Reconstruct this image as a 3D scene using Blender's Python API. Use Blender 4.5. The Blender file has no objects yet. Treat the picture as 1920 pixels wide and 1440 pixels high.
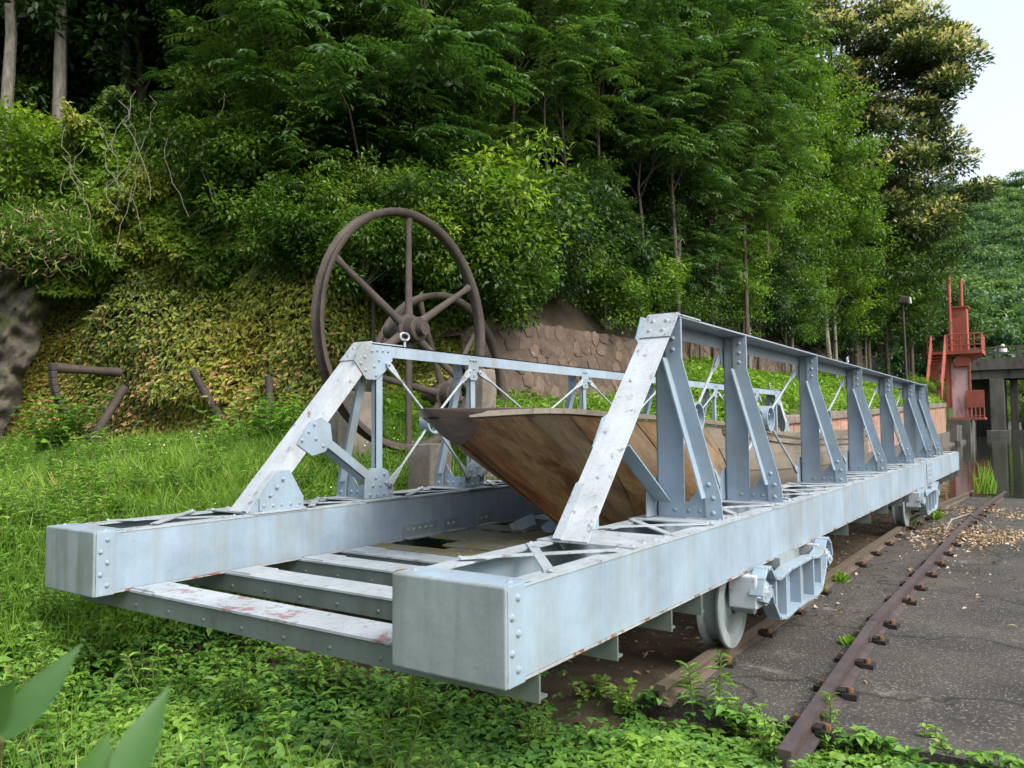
import bpy, math, random
import numpy as np
from mathutils import Vector, Matrix

# ------------------------------------------------------------------ camera, sky, sun, exposure
# The carriage defines the working frame: X along the track (away from the camera), Y to its far side, Z up.
# The track falls 2 % towards the canal, so at the very end everything is turned by TILT into the level frame.
SC = bpy.context.scene
COL = SC.collection
FPX, CX, CY = 1475.0, 960.0, 720.0
TILT = Matrix.Rotation(math.atan(0.02), 4, 'Y')
CAM = np.array([0.0, 0.0, 1.57])
_vx = np.array([1020., 72., FPX]); _vx /= np.linalg.norm(_vx)
_vy = np.array([-2140., 96., FPX]); _vy -= (_vx @ _vy) * _vx; _vy /= np.linalg.norm(_vy)
_vz = np.cross(_vx, _vy)
RM = np.stack([_vx, _vy, _vz])                       # image axes (right, down, forward) -> X, Y, Z
def at(px, py, depth):                               # pixel and depth in metres -> point
    return CAM + RM @ np.array([px - CX, py - CY, FPX]) / FPX * depth
def at_y(px, py, y):
    d = RM @ np.array([px - CX, py - CY, FPX]); return CAM + d * (y / d[1])

cam = bpy.data.cameras.new('camera'); camo = bpy.data.objects.new('camera', cam); COL.objects.link(camo)
cam.sensor_width = 36.0; cam.lens = 36.0 * FPX / 1920.0; cam.clip_start = 0.05; cam.clip_end = 3000
cam.dof.use_dof = True; cam.dof.focus_distance = 6.0; cam.dof.aperture_fstop = 5.0
cm = Matrix.Identity(4)
for i in range(3):
    cm[i][0] = RM[i][0]; cm[i][1] = -RM[i][1]; cm[i][2] = -RM[i][2]; cm[i][3] = CAM[i]
camo.matrix_world = TILT @ cm
SC.camera = camo

SUN_EL, SUN_AZ = math.radians(48), math.radians(-98)     # azimuth of the sun, from +X towards +Y
world = bpy.data.worlds.new('World'); SC.world = world; world.use_nodes = True
wn = world.node_tree; bg = wn.nodes['Background']
sky = wn.nodes.new('ShaderNodeTexSky'); sky.sky_type = 'NISHITA'; sky.sun_disc = False
sky.sun_elevation = SUN_EL; sky.sun_rotation = math.pi / 2 - SUN_AZ
sky.air_density = 1.2; sky.dust_density = 5.0; sky.ozone_density = 1.0
hs = wn.nodes.new('ShaderNodeHueSaturation'); hs.inputs['Saturation'].default_value = 0.55
wn.links.new(sky.outputs[0], hs.inputs['Color']); wn.links.new(hs.outputs[0], bg.inputs[0]); bg.inputs[1].default_value = 0.15
sun = bpy.data.lights.new('sun', 'SUN'); suno = bpy.data.objects.new('sun', sun); COL.objects.link(suno)
sun.energy = 0.9; sun.angle = math.radians(20); sun.color = (1.0, 0.95, 0.86)
sd = Vector((math.cos(SUN_EL) * math.cos(SUN_AZ), math.cos(SUN_EL) * math.sin(SUN_AZ), math.sin(SUN_EL)))
suno.rotation_euler = sd.to_track_quat('Z', 'Y').to_euler(); suno.location = sd * 60
SC.view_settings.view_transform = 'Standard'; SC.view_settings.look = 'None'
SC.view_settings.exposure = 1.3; SC.view_settings.gamma = 1.0
SC.render.engine = 'CYCLES'
SC.cycles.use_denoising = True
SC.cycles.max_bounces = 6; SC.cycles.diffuse_bounces = 3; SC.cycles.glossy_bounces = 2
SC.cycles.transmission_bounces = 2; SC.cycles.transparent_max_bounces = 4
SC.cycles.caustics_reflective = False; SC.cycles.caustics_refractive = False

rnd = random.Random(7)
rng = np.random.default_rng(11)

# ------------------------------------------------------------------ materials
def newmat(name, rough=0.6, spec=0.3):
    m = bpy.data.materials.new(name); m.use_nodes = True
    nt = m.node_tree; b = nt.nodes['Principled BSDF']
    b.inputs['Roughness'].default_value = rough; b.inputs['Specular IOR Level'].default_value = spec
    return m, nt, b
def coords(nt, scale=(1, 1, 1), gen='Object'):
    tc = nt.nodes.new('ShaderNodeTexCoord'); mp = nt.nodes.new('ShaderNodeMapping')
    mp.inputs['Scale'].default_value = scale
    nt.links.new(tc.outputs[gen], mp.inputs[0]); return mp.outputs[0]
def noise(nt, co, scale, detail=4, rough=0.6, dist=0.0):
    n = nt.nodes.new('ShaderNodeTexNoise'); nt.links.new(co, n.inputs['Vector'])
    n.inputs['Scale'].default_value = scale; n.inputs['Detail'].default_value = detail
    n.inputs['Roughness'].default_value = rough; n.inputs['Distortion'].default_value = dist
    return n.outputs[0]
def ramp(nt, fac, stops):
    r = nt.nodes.new('ShaderNodeValToRGB'); nt.links.new(fac, r.inputs[0])
    e = r.color_ramp.elements
    while len(e) < len(stops): e.new(0.5)
    for k, (p, c) in enumerate(stops):
        e[k].position = p; e[k].color = (c, c, c, 1) if isinstance(c, (int, float)) else (*c, 1)
    return r.outputs[0]
def mix(nt, fac, a, b, mode='MIX'):
    x = nt.nodes.new('ShaderNodeMix'); x.data_type = 'RGBA'; x.blend_type = mode
    for s, v in ((x.inputs['Factor'], fac), (x.inputs['A'], a), (x.inputs['B'], b)):
        if isinstance(v, tuple): s.default_value = (*v, 1)
        elif isinstance(v, (int, float)): s.default_value = v
        else: nt.links.new(v, s)
    return x.outputs['Result']
def bump(nt, b, h, strength=0.3, dist=0.01):
    n = nt.nodes.new('ShaderNodeBump'); n.inputs['Strength'].default_value = strength
    n.inputs['Distance'].default_value = dist
    nt.links.new(h, n.inputs['Height']); nt.links.new(n.outputs[0], b.inputs['Normal'])
def setc(nt, b, c): nt.links.new(c, b.inputs['Base Color'])

def paint(name, base=(0.222, 0.295, 0.365), streak=1.0, rust=0.70, worn=0.0, red=None, grime=(0.20, 0.21, 0.19)):
    m, nt, b = newmat(name, 0.5 - 0.14 * worn, 0.35 + .2 * worn)
    co = coords(nt); cs = coords(nt, (7, 7, 0.7))
    c = mix(nt, ramp(nt, noise(nt, co, 1.7, 8, 0.68), [(0.32, 0.0), (0.68, 1.0)]), tuple(v * 0.74 for v in base), tuple(min(1, v * 1.16) for v in base))
    runs = ramp(nt, noise(nt, coords(nt, (16, 16, 0.5)), 1.0, 6, 0.7), [(0.40, 0.0), (0.70, 1.0)]); c = mix(nt, mix(nt, 1.0, runs, (0.22, 0.22, 0.22), 'MULTIPLY'), c, tuple(v * 1.35 for v in base))
    s = ramp(nt, noise(nt, cs, 1.0, 5, 0.65), [(0.44, 0.0), (0.72, 1.0)])
    patch = ramp(nt, noise(nt, co, 0.9, 3), [(0.36, 0.2), (0.62, 1.0)])
    sm = nt.nodes.new('ShaderNodeMath'); sm.operation = 'MULTIPLY'; nt.links.new(s, sm.inputs[0]); nt.links.new(patch, sm.inputs[1])
    sk = nt.nodes.new('ShaderNodeMath'); sk.operation = 'MULTIPLY'; nt.links.new(sm.outputs[0], sk.inputs[0]); sk.inputs[1].default_value = streak
    c = mix(nt, sk.outputs[0], c, grime)
    pits = ramp(nt, noise(nt, co, 42, 3, 0.7), [(0.68 - worn * 0.07, 0.0), (0.74 - worn * 0.07, 0.6)])
    c = mix(nt, pits, c, (0.16, 0.16, 0.155))
    chips = ramp(nt, noise(nt, co, 11, 9, 0.8), [(0.64 - worn * 0.08, 0.0), (0.67 - worn * 0.08, 0.8)])
    c = mix(nt, chips, c, mix(nt, noise(nt, co, 3, 2), (0.10, 0.10, 0.10), (0.20, 0.17, 0.15)))
    if red:
        rp = ramp(nt, noise(nt, co, 2.3, 8, 0.75), [(0.56, 0.0), (0.59, 0.85)])
        c = mix(nt, rp, c, red)
    rs = ramp(nt, noise(nt, co, 5.5, 9, 0.7), [(rust, 0.0), (rust + 0.03, 1.0)])
    rc = mix(nt, noise(nt, co, 30, 3), (0.10, 0.035, 0.015), (0.27, 0.11, 0.045))
    c = mix(nt, rs, c, rc)
    setc(nt, b, c)
    h = mix(nt, 0.4, noise(nt, co, 26, 7, 0.75), chips)
    bn = nt.nodes.new('ShaderNodeBump'); bn.inputs['Strength'].default_value = 0.25; bn.inputs['Distance'].default_value = 0.03
    nt.links.new(noise(nt, co, 3.2, 3, 0.5), bn.inputs['Height'])
    bump(nt, b, h, 0.4 + worn * 0.5, 0.007); b.inputs['Normal'].links[0].from_node.inputs['Normal']; nt.links.new(bn.outputs[0], b.inputs['Normal'].links[0].from_node.inputs['Normal'])
    return m
def simple(name, c1, c2, scale=4, rough=0.7, bs=0.4, bd=0.01, spec=0.25, fine=40, stretch=(1, 1, 1), c3=None, gen='Object', t3=(0.55, 0.68)):
    m, nt, b = newmat(name, rough, spec)
    co = coords(nt, stretch, gen)
    c = mix(nt, ramp(nt, noise(nt, co, scale, 7, 0.65), [(0.3, 0.0), (0.7, 1.0)]), c1, c2)
    if c3: c = mix(nt, ramp(nt, noise(nt, co, scale * 2.7, 6, 0.7), [(t3[0], 0.0), (t3[1], 0.9)]), c, c3)
    f = noise(nt, co, fine, 4, 0.7)
    c = mix(nt, 0.35, c, mix(nt, 1.0, c, ramp(nt, f, [(0.3, 0.45), (0.7, 1.25)]), 'MULTIPLY'))
    setc(nt, b, c); bump(nt, b, f, bs, bd)
    return m
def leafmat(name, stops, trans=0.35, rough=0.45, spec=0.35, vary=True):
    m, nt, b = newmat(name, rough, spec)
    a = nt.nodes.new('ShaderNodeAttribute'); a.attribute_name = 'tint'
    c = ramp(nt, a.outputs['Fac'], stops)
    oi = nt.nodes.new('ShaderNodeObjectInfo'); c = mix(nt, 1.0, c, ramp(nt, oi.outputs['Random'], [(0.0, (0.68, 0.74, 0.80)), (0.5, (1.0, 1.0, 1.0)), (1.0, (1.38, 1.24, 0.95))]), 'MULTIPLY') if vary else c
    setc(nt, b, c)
    t = nt.nodes.new('ShaderNodeBsdfTranslucent')
    nt.links.new(mix(nt, 1.0, c, (1.15, 1.35, 0.55), 'MULTIPLY'), t.inputs[0])
    ms = nt.nodes.new('ShaderNodeMixShader'); ms.inputs[0].default_value = trans
    nt.links.new(b.outputs[0], ms.inputs[1]); nt.links.new(t.outputs[0], ms.inputs[2])
    nt.links.new(ms.outputs[0], nt.nodes['Material Output'].inputs[0])
    return m

M = {}
M['paint'] = paint('grey_blue_paint')
M['paint_worn'] = paint('worn_paint', (0.31, 0.355, 0.39), 0.5, 0.67, 0.8)
M['paint_red'] = paint('worn_paint_primer', (0.32, 0.36, 0.395), 0.45, 0.69, 0.8, red=(0.21, 0.095, 0.095))
M['paint_rusty'] = paint('rusty_paint', (0.37, 0.41, 0.445), 0.45, 0.665, 0.6)
M['paint_edge'] = paint('rust_edged_paint', (0.30, 0.32, 0.33), 0.5, 0.54, 0.8)
M['paint_green'] = paint('dirty_paint', (0.205, 0.245, 0.255), 0.9, 0.73, 0.2, grime=(0.10, 0.12, 0.09))
M['paint_dark'] = paint('shaded_algae_paint', (0.105, 0.130, 0.125), 0.7, 0.70, 0.3, grime=(0.05, 0.06, 0.045))  # beam webs: shade put into the base colour, along with algae green
M['deck'] = simple('mossy_plate', (0.085, 0.08, 0.045), (0.20, 0.20, 0.175), 2.2, 0.8, 0.5, 0.008, c3=(0.15, 0.14, 0.03), t3=(.48, .62))
M['moss'] = simple('moss', (0.12, 0.09, 0.01), (0.20, 0.16, 0.03), 20, 0.95, 0.9, 0.02)
M['iron'] = simple('rusted_iron', (0.034, 0.029, 0.026), (0.078, 0.062, 0.053), 3, 0.7, 0.5, 0.008, c3=(0.17, 0.060, 0.040), t3=(0.64, 0.74))
M['rail'] = simple('brown_rail', (0.036, 0.026, 0.026), (0.078, 0.057, 0.056), 6, 0.55, 0.35, 0.004, spec=0.4)
M['rail_old'] = simple('old_rail', (0.065, 0.049, 0.036), (0.13, 0.105, 0.08), 5, 0.7, 0.4, 0.005)
M['conc'] = simple('old_concrete', (0.115, 0.095, 0.078), (0.23, 0.205, 0.175), 2.5, 0.85, 0.5, 0.01, c3=(0.08, 0.08, 0.06))
M['conc_grey'] = simple('grey_concrete', (0.045, 0.045, 0.040), (0.16, 0.155, 0.14), 0.9, 0.85, 0.4, 0.02, stretch=(1, 1, .35), c3=(0.028, 0.03, 0.022))
M['red'] = simple('red_oxide_paint', (0.25, 0.065, 0.045), (0.36, 0.11, 0.075), 1.2, 0.6, 0.2, 0.005, c3=(0.15, 0.05, 0.035))
M['pink'] = simple('faded_pink_paint', (0.55, 0.34, 0.36), (0.68, 0.47, 0.49), 0.8, 0.65, 0.2, 0.005, stretch=(1, 1, .3), c3=(0.30, 0.20, 0.20))
M['bark'] = simple('grey_bark', (0.10, 0.085, 0.065), (0.27, 0.26, 0.22), 3, 0.9, 0.8, 0.02, stretch=(3, 3, .8), c3=(0.06, 0.06, 0.045))
M['bark_dark'] = simple('dark_bark', (0.045, 0.036, 0.028), (0.12, 0.10, 0.075), 4, 0.9, 0.8, 0.02, stretch=(3, 3, .8))
M['vine'] = simple('pale_vine', (0.16, 0.14, 0.11), (0.30, 0.28, 0.24), 5, 0.9, 0.4, 0.01)
M['stem'] = simple('green_stem', (0.07, 0.13, 0.025), (0.12, 0.11, 0.04), 6, 0.7, 0.2, 0.003)
M['lampcap'] = simple('lamp_glass', (0.55, 0.54, 0.50), (0.70, 0.69, 0.66), 4, 0.35, 0.1, 0.002)
M['straw'] = leafmat('dry_leaves', [(0.0, (0.12, 0.07, 0.035)), (0.5, (0.30, 0.20, 0.12)), (1.0, (0.48, 0.38, 0.27))], 0.1, vary=False)
M['daisy'] = simple('white_petal', (0.7, 0.7, 0.7), (0.85, 0.82, 0.85), 9, 0.7, 0.0, 0.001)
# foliage tones
M['grass'] = leafmat('grass_blades', [(0.0, (0.056, 0.119, 0.015)), (0.5, (0.132, 0.250, 0.028)), (0.92, (0.238, 0.376, 0.050)), (1.0, (0.476, 0.414, 0.175))], 0.4, 0.5, vary=False)
M['cover'] = leafmat('cover_leaves', [(0.0, (0.031, 0.086, 0.029)), (0.45, (0.079, 0.194, 0.036)), (0.9, (0.208, 0.365, 0.051)), (1.0, (0.315, 0.415, 0.100))], 0.35, vary=False)
M['ivy'] = leafmat('ivy_leaves', [(0.0, (0.046, 0.070, 0.019)), (0.4, (0.132, 0.178, 0.028)), (0.75, (0.311, 0.333, 0.039)), (0.86, (0.325, 0.201, 0.070)), (1.0, (0.419, 0.248, 0.116))], 0.25, vary=False)
M['fol_mid'] = leafmat('foliage_mid', [(0.0, (0.018, 0.044, 0.010)), (0.5, (0.044, 0.096, 0.014)), (1.0, (0.100, 0.164, 0.024))], 0.35)
M['fol_lime'] = leafmat('foliage_lime', [(0.0, (0.040, 0.086, 0.014)), (0.5, (0.098, 0.190, 0.021)), (1.0, (0.201, 0.299, 0.034))], 0.4)
M['fol_dark'] = leafmat('foliage_dark', [(0.0, (0.008, 0.025, 0.010)), (0.5, (0.021, 0.056, 0.017)), (1.0, (0.043, 0.095, 0.025))], 0.3)
M['fol_pinn'] = leafmat('foliage_pinnate', [(0.0, (0.030, 0.072, 0.019)), (0.5, (0.068, 0.136, 0.034)), (0.9, (0.119, 0.187, 0.047)), (1.0, (0.170, 0.136, 0.051))], 0.35, 0.38, 0.5)
M['fol_chin'] = leafmat('foliage_chinquapin', [(0.0, (0.030, 0.055, 0.020)), (0.6, (0.085, 0.125, 0.038)), (0.68, (0.34, 0.31, 0.15)), (1.0, (0.66, 0.58, 0.36))], 0.35, vary=False)
M['fol_far'] = leafmat('foliage_far', [(0.0, (0.038, 0.084, 0.041)), (0.5, (0.078, 0.159, 0.061)), (1.0, (0.149, 0.243, 0.081))], 0.3)

# ------------------------------------------------------------------ object helpers
def tag(o, label=None, cat=None, group=None, kind=None):
    if label: o['label'] = label
    if cat: o['category'] = cat
    if group: o['group'] = group
    if kind: o['kind'] = kind
    return o
def empty(name, loc=(0, 0, 0)):
    o = bpy.data.objects.new(name, None); o.location = loc; o.empty_display_size = 0.2; COL.objects.link(o); return o
def adopt(o, parent):
    o.parent = parent
    if parent is not None:
        w = Matrix.Identity(4); p = parent
        while p is not None:
            w = p.matrix_basis @ w if p.parent is None else (p.matrix_parent_inverse @ p.matrix_basis) @ w
            p = p.parent
        o.matrix_parent_inverse = w.inverted()
    return o
def link(name, me, mat, parent=None, smooth=False):
    o = bpy.data.objects.new(name, me); COL.objects.link(o)
    if mat is not None and not me.materials: me.materials.append(M[mat] if isinstance(mat, str) else mat)
    if smooth: me.polygons.foreach_set('use_smooth', [True] * len(me.polygons))
    if parent is not None: adopt(o, parent)
    return o
def np_mesh(name, V, T, tint=None):
    me = bpy.data.meshes.new(name); V = np.asarray(V, np.float32); T = np.asarray(T, np.int32); k = T.shape[1]
    me.vertices.add(len(V)); me.vertices.foreach_set('co', V.ravel())
    me.loops.add(T.size); me.loops.foreach_set('vertex_index', T.ravel())
    me.polygons.add(len(T)); me.polygons.foreach_set('loop_start', np.arange(0, T.size, k, dtype=np.int32))
    me.polygons.foreach_set('loop_total', np.full(len(T), k, np.int32))
    me.update(calc_edges=True)
    if tint is not None:
        a = me.attributes.new('tint', 'FLOAT', 'POINT'); a.data.foreach_set('value', np.asarray(tint, np.float32))
    return me
def V3(*a): return Vector(a)

class MB:                                                # collects boxes, bars, tubes, plates; build() links ONE mesh
    def __init__(s): s.v = []; s.f = []
    def add(s, vs, fs):
        n = len(s.v); s.v += [tuple(x) for x in vs]; s.f += [tuple(i + n for i in q) for q in fs]; return s
    def box(s, x0, x1, y0, y1, z0, z1):
        return s.add([(x, y, z) for z in (z0, z1) for y in (y0, y1) for x in (x0, x1)],
                     [(0, 2, 3, 1), (4, 5, 7, 6), (0, 1, 5, 4), (2, 6, 7, 3), (0, 4, 6, 2), (1, 3, 7, 5)])
    def bar(s, p, q, w, h, up=(0, 0, 1), off=(0, 0)):     # rectangular bar; w sideways, h along up
        p, q, up = Vector(p), Vector(q), Vector(up); d = (q - p).normalized()
        sd_ = d.cross(up).normalized(); u = sd_.cross(d)
        c = []
        for e in (p, q):
            for a, b in ((-1, -1), (1, -1), (1, 1), (-1, 1)):
                c.append(e + sd_ * (a * w / 2 + off[0]) + u * (b * h / 2 + off[1]))
        return s.add(c, [(0, 3, 2, 1), (4, 5, 6, 7), (0, 1, 5, 4), (1, 2, 6, 5), (2, 3, 7, 6), (3, 0, 4, 7)])
    def tube(s, pts, rad, n=8, cap=True):
        pts = [Vector(p) for p in pts]
        rad = rad if isinstance(rad, (list, tuple, np.ndarray)) else [rad] * len(pts)
        base = len(s.v); ref = None
        for i, p in enumerate(pts):
            d = (pts[min(i + 1, len(pts) - 1)] - pts[max(i - 1, 0)]).normalized()
            if ref is None: ref = V3(0, 0, 1) if abs(d.z) < 0.9 else V3(1, 0, 0)
            a = d.cross(ref).normalized(); b = a.cross(d); ref = b
            for k in range(n):
                t = 2 * math.pi * k / n; s.v.append(tuple(p + (a * math.cos(t) + b * math.sin(t)) * rad[i]))
        for i in range(len(pts) - 1):
            for k in range(n):
                k2 = (k + 1) % n
                s.f.append((base + i * n + k, base + i * n + k2, base + (i + 1) * n + k2, base + (i + 1) * n + k))
        if cap:
            s.f.append(tuple(base + k for k in range(n))[::-1]); s.f.append(tuple(base + (len(pts) - 1) * n + k for k in range(n)))
        return s
    def plate(s, pts, n, t):                             # polygon extruded by t along n
        n = Vector(n).normalized() * t; k = len(pts); a = [Vector(p) for p in pts]; b = [p + n for p in a]
        return s.add(a + b, [tuple(range(k))[::-1], tuple(range(k, 2 * k))] + [(i, (i + 1) % k, k + (i + 1) % k, k + i) for i in range(k)])
    def lathe(s, prof, c, axis='Y', n=32, closed=False):  # prof: (radius, along)
        base = len(s.v); c = Vector(c); m = len(prof)
        for k in range(n):
            t = 2 * math.pi * k / n
            for r, h in prof:
                u, w = r * math.cos(t), r * math.sin(t)
                s.v.append(tuple(c + (V3(u, h, w) if axis == 'Y' else V3(u, w, h) if axis == 'Z' else V3(h, u, w))))
        for k in range(n):
            k2 = (k + 1) % n
            for i in range(m if closed else m - 1):
                j = (i + 1) % m; s.f.append((base + k * m + i, base + k2 * m + i, base + k2 * m + j, base + k * m + j))
        return s
    def mesh(s, name):
        me = bpy.data.meshes.new(name); me.from_pydata(s.v, [], s.f); me.validate(); me.update()
        import bmesh
        bm = bmesh.new(); bm.from_mesh(me); bmesh.ops.recalc_face_normals(bm, faces=bm.faces); bm.to_mesh(me); bm.free(); return me
    def build(s, name, mat, parent=None, smooth=False, bevel=0, seg=2):
        o = link(name, s.mesh(name), mat, parent, smooth)
        if bevel:
            b = o.modifiers.new('bevel', 'BEVEL'); b.width = bevel; b.segments = seg; b.limit_method = 'ANGLE'
        if smooth and not bevel:
            o.data.set_sharp_from_angle(angle=math.radians(40))
        return o

def copy_tree(o, parent=None):
    c = o.copy(); COL.objects.link(c)
    if parent is not None: c.parent = parent; c.matrix_parent_inverse = o.matrix_parent_inverse.copy()
    for ch in list(o.children): copy_tree(ch, c)
    return c

# ------------------------------------------------------------------ leaf generators (numpy)
def unit(a): return a / np.maximum(np.linalg.norm(a, axis=-1, keepdims=True), 1e-9)
LEAF4 = (np.array([[0, 0, 0], [.45, -.5, .10], [.45, .5, .10], [1, 0, -.08]]), np.array([[0, 2, 3], [0, 3, 1]]))
LEAF8 = (np.array([[0, 0, 0], [.28, -.42, .10], [.28, 0, 0], [.28, .42, .10], [.66, -.36, .05], [.66, 0, -.06], [.66, .36, .05], [1, 0, -.20]]),
         np.array([[0, 2, 1], [0, 3, 2], [1, 2, 5], [1, 5, 4], [2, 3, 6], [2, 6, 5], [4, 5, 7], [5, 6, 7]]))
BLADE = (np.array([[0, -.5, 0], [0, .5, 0], [.5, -.4, .06], [.5, .4, .06], [1, 0, -.12]]), np.array([[0, 1, 3], [0, 3, 2], [2, 3, 4]]))
def leaves(P, D, Nn, L, W, tint, tmpl=LEAF4):
    """n leaves: base P, direction D, rough normal Nn, length L, width W (absolute)"""
    t, tri = tmpl; n = len(P); D = unit(D)
    S = unit(np.cross(Nn, D)); U = np.cross(D, S)
    L = np.broadcast_to(L, (n,)); W = np.broadcast_to(W, (n,))
    V = (P[:, None] + (L[:, None, None] * t[None, :, 0:1]) * D[:, None] + (W[:, None, None] * t[None, :, 1:2]) * S[:, None]
         + (L[:, None, None] * t[None, :, 2:3]) * U[:, None])
    T = tri[None] + (np.arange(n) * len(t))[:, None, None]
    return V.reshape(-1, 3), T.reshape(-1, 3), np.repeat(np.broadcast_to(tint, (n,)), len(t))
def join(parts):
    V, T, C, o = [], [], [], 0
    for v, t, c in parts: V.append(v); T.append(t + o); C.append(c); o += len(v)
    return np.concatenate(V), np.concatenate(T), np.concatenate(C)
def rdir(g, n, zs=1.0):
    a = g.normal(size=(n, 3)); a[:, 2] *= zs; return unit(a)
def fronds(g, P, D, L, tint, pairs=7, leaflet=0.24, droop=0.45):
    """pinnate leaves: rachis from P along D (drooping), pairs of leaflets"""
    out = []; n = len(P); D = unit(D); up = np.array([0, 0, 1.0])
    S = unit(np.cross(D, up) + 1e-6)
    for k in range(pairs + 1):
        f = 0.15 + 0.85 * k / pairs
        pos = P + D * (L * f)[:, None] - up * (droop * L * f ** 2)[:, None]
        tang = unit(D - up * (2 * droop * f)); nn = np.cross(S, tang)
        ll = L * leaflet * (1.15 - 0.55 * abs(f - 0.45))
        for sgn in ((-1, 1) if k < pairs else (0,)):
            d = tang * (0.55 if sgn else 1.0) + S * sgn * 1.0 - up * 0.28 + g.normal(size=(n, 3)) * 0.10
            out.append(leaves(pos, d, nn + g.normal(size=(n, 3)) * 0.15, ll, ll * 0.34, np.clip(tint + g.normal(size=n) * 0.05 + 0.10 * (f - .5), 0, 1)))
    return join(out)

# ------------------------------------------------------------------ rivets, collected and split later
RIV = []
def rivet(p, n, r, parent, mat='paint'): RIV.append((Vector(p), Vector(n).normalized(), r, parent, mat))

# ------------------------------------------------------------------ ground, bank, slab, water, hill
def zr(x):                                               # top of the rails: level, then dipping into the canal
    x = np.asarray(x, float)
    return np.where(x < 12, 0.0, np.where(x < 20, -0.0022 * (x - 12) ** 2, -0.1408 - 0.0352 * (x - 20)))
CP = np.array([(2, 5.2, -.16), (5, 5.3, -.12), (10, 5.35, -.12), (15, 5.4, -.12), (19, 5.5, -.1), (0, 5, -.2), (-2, 6, 0), (0, 8, .28), (2.6, 6.3, .12),
    (3, 8, .55), (0, 12, .7), (-5, 12, .5), (5, 7, .6), (8, 7.1, 1.05), (6, 9, 1.0), (8, 14.9, 1.25), (7.3, 17.7, 1.5), (8.4, 10.7, 1.38), (3, 24, 1.4), (0, 18, 1.1),
    (11.3, 8.1, 1.85), (18.3, 8.7, 2.3), (39, 10.1, 3.75), (58, 10.3, 4.4), (11, 6.5, .75), (18, 6.6, 1.15), (21.5, 6, 1.75), (27, 6, 1.95), (40, 6, 2.4), (57, 6, 2.8),
    (30, 8, 2.75), (45, 8, 3.2), (20, 14, 4.2), (45, 14, 5.5), (12, 14, 2.6), (-8, 4, -.25), (-8, 20, .9)], float)
def _tps(r2): return np.where(r2 > 0, 0.5 * r2 * np.log(np.maximum(r2, 1e-12)), 0)
_n = len(CP); _A = np.zeros((_n + 3, _n + 3))
_A[:_n, :_n] = _tps(((CP[:, None, :2] - CP[None, :, :2]) ** 2).sum(-1)) + np.eye(_n) * 0.4
_A[:_n, _n] = 1; _A[:_n, _n + 1:] = CP[:, :2]; _A[_n, :_n] = 1; _A[_n + 1:, :_n] = CP[:, :2].T
_w = np.linalg.solve(_A, np.concatenate([CP[:, 2], [0, 0, 0]]))
def bank(x, y):
    x = np.asarray(x, float); y = np.asarray(y, float); s = x.shape; q = np.stack([x.ravel(), y.ravel()], -1)
    z = _tps(((q[:, None] - CP[None, :, :2]) ** 2).sum(-1)) @ _w[:_n] + _w[_n] + q @ _w[_n + 1:]
    z += 0.05 * np.sin(q[:, 0] * 2.1 + q[:, 1]) * np.sin(q[:, 1] * 1.7)
    return z.reshape(s)
def low(x, y):                                            # track bed and weedy foreground
    x = np.asarray(x, float); y = np.asarray(y, float)
    b = np.where(x < 4.5, -.27 + .02 * np.sin(3 * x + y * 2), zr(x) - .17 + .015 * np.sin(5 * x) * np.sin(4 * y))
    return np.where(x > 27, b - .16 * (x - 27) * np.clip((40 - x) / 13, 0.3, 1), b)
def ground_z(x, y):
    x = np.asarray(x, float); y = np.asarray(y, float)
    t = np.clip((y - 4.9) / 0.5, 0, 1); t = t * t * (3 - 2 * t)
    t = np.where(x > 19.6, (y > 5.9) * 1.0, t)
    return low(x, y) * (1 - t) + np.maximum(bank(x, y), low(x, y)) * t
def grid_mesh(name, xs, ys, fz):
    X, Y = np.meshgrid(xs, ys, indexing='ij'); Z = fz(X, Y); n, m = X.shape
    idx = np.arange(n * m).reshape(n, m)
    Q = np.stack([idx[:-1, :-1], idx[1:, :-1], idx[1:, 1:], idx[:-1, 1:]], -1).reshape(-1, 4)
    return np_mesh(name, np.stack([X, Y, Z], -1).reshape(-1, 3), Q)
M['soil'] = simple('leafy_soil', (0.035, 0.026, 0.016), (0.085, 0.066, 0.042), 5, 0.95, 0.7, 0.02, c3=(0.05, 0.06, 0.02))
M['turf'] = simple('turf_soil', (0.030, 0.045, 0.012), (0.06, 0.085, 0.02), 4, 0.95, 0.6, 0.02)
me = grid_mesh('ground', np.concatenate([np.linspace(-30, -1, 12), np.linspace(0, 32, 130), np.linspace(34, 95, 30)]),
               np.concatenate([np.linspace(-60, -2, 20), np.linspace(-1, 5.9, 45)]), ground_z)
tag(link('ground', me, 'soil', smooth=True), kind='structure')
ys_ = np.concatenate([np.linspace(5.9, 12, 30), np.linspace(12.5, 40, 25)])
tag(link('grass_bank', grid_mesh('grass_bank', np.concatenate([np.linspace(-30, -1, 10), np.linspace(0, 30, 70), np.linspace(31, 70, 30)]), ys_, ground_z), 'turf', smooth=True), kind='structure')
far = MB(); far.add([(-900, -900, -30), (1500, -900, 18), (1500, 900, 18), (-900, 900, -30)], [(0, 1, 2, 3)])
far.v = [(x, y, -3.2 + 0.02 * (x - 23)) for x, y, z in far.v]
tag(far.build('far_ground', 'turf'), kind='structure')

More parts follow.
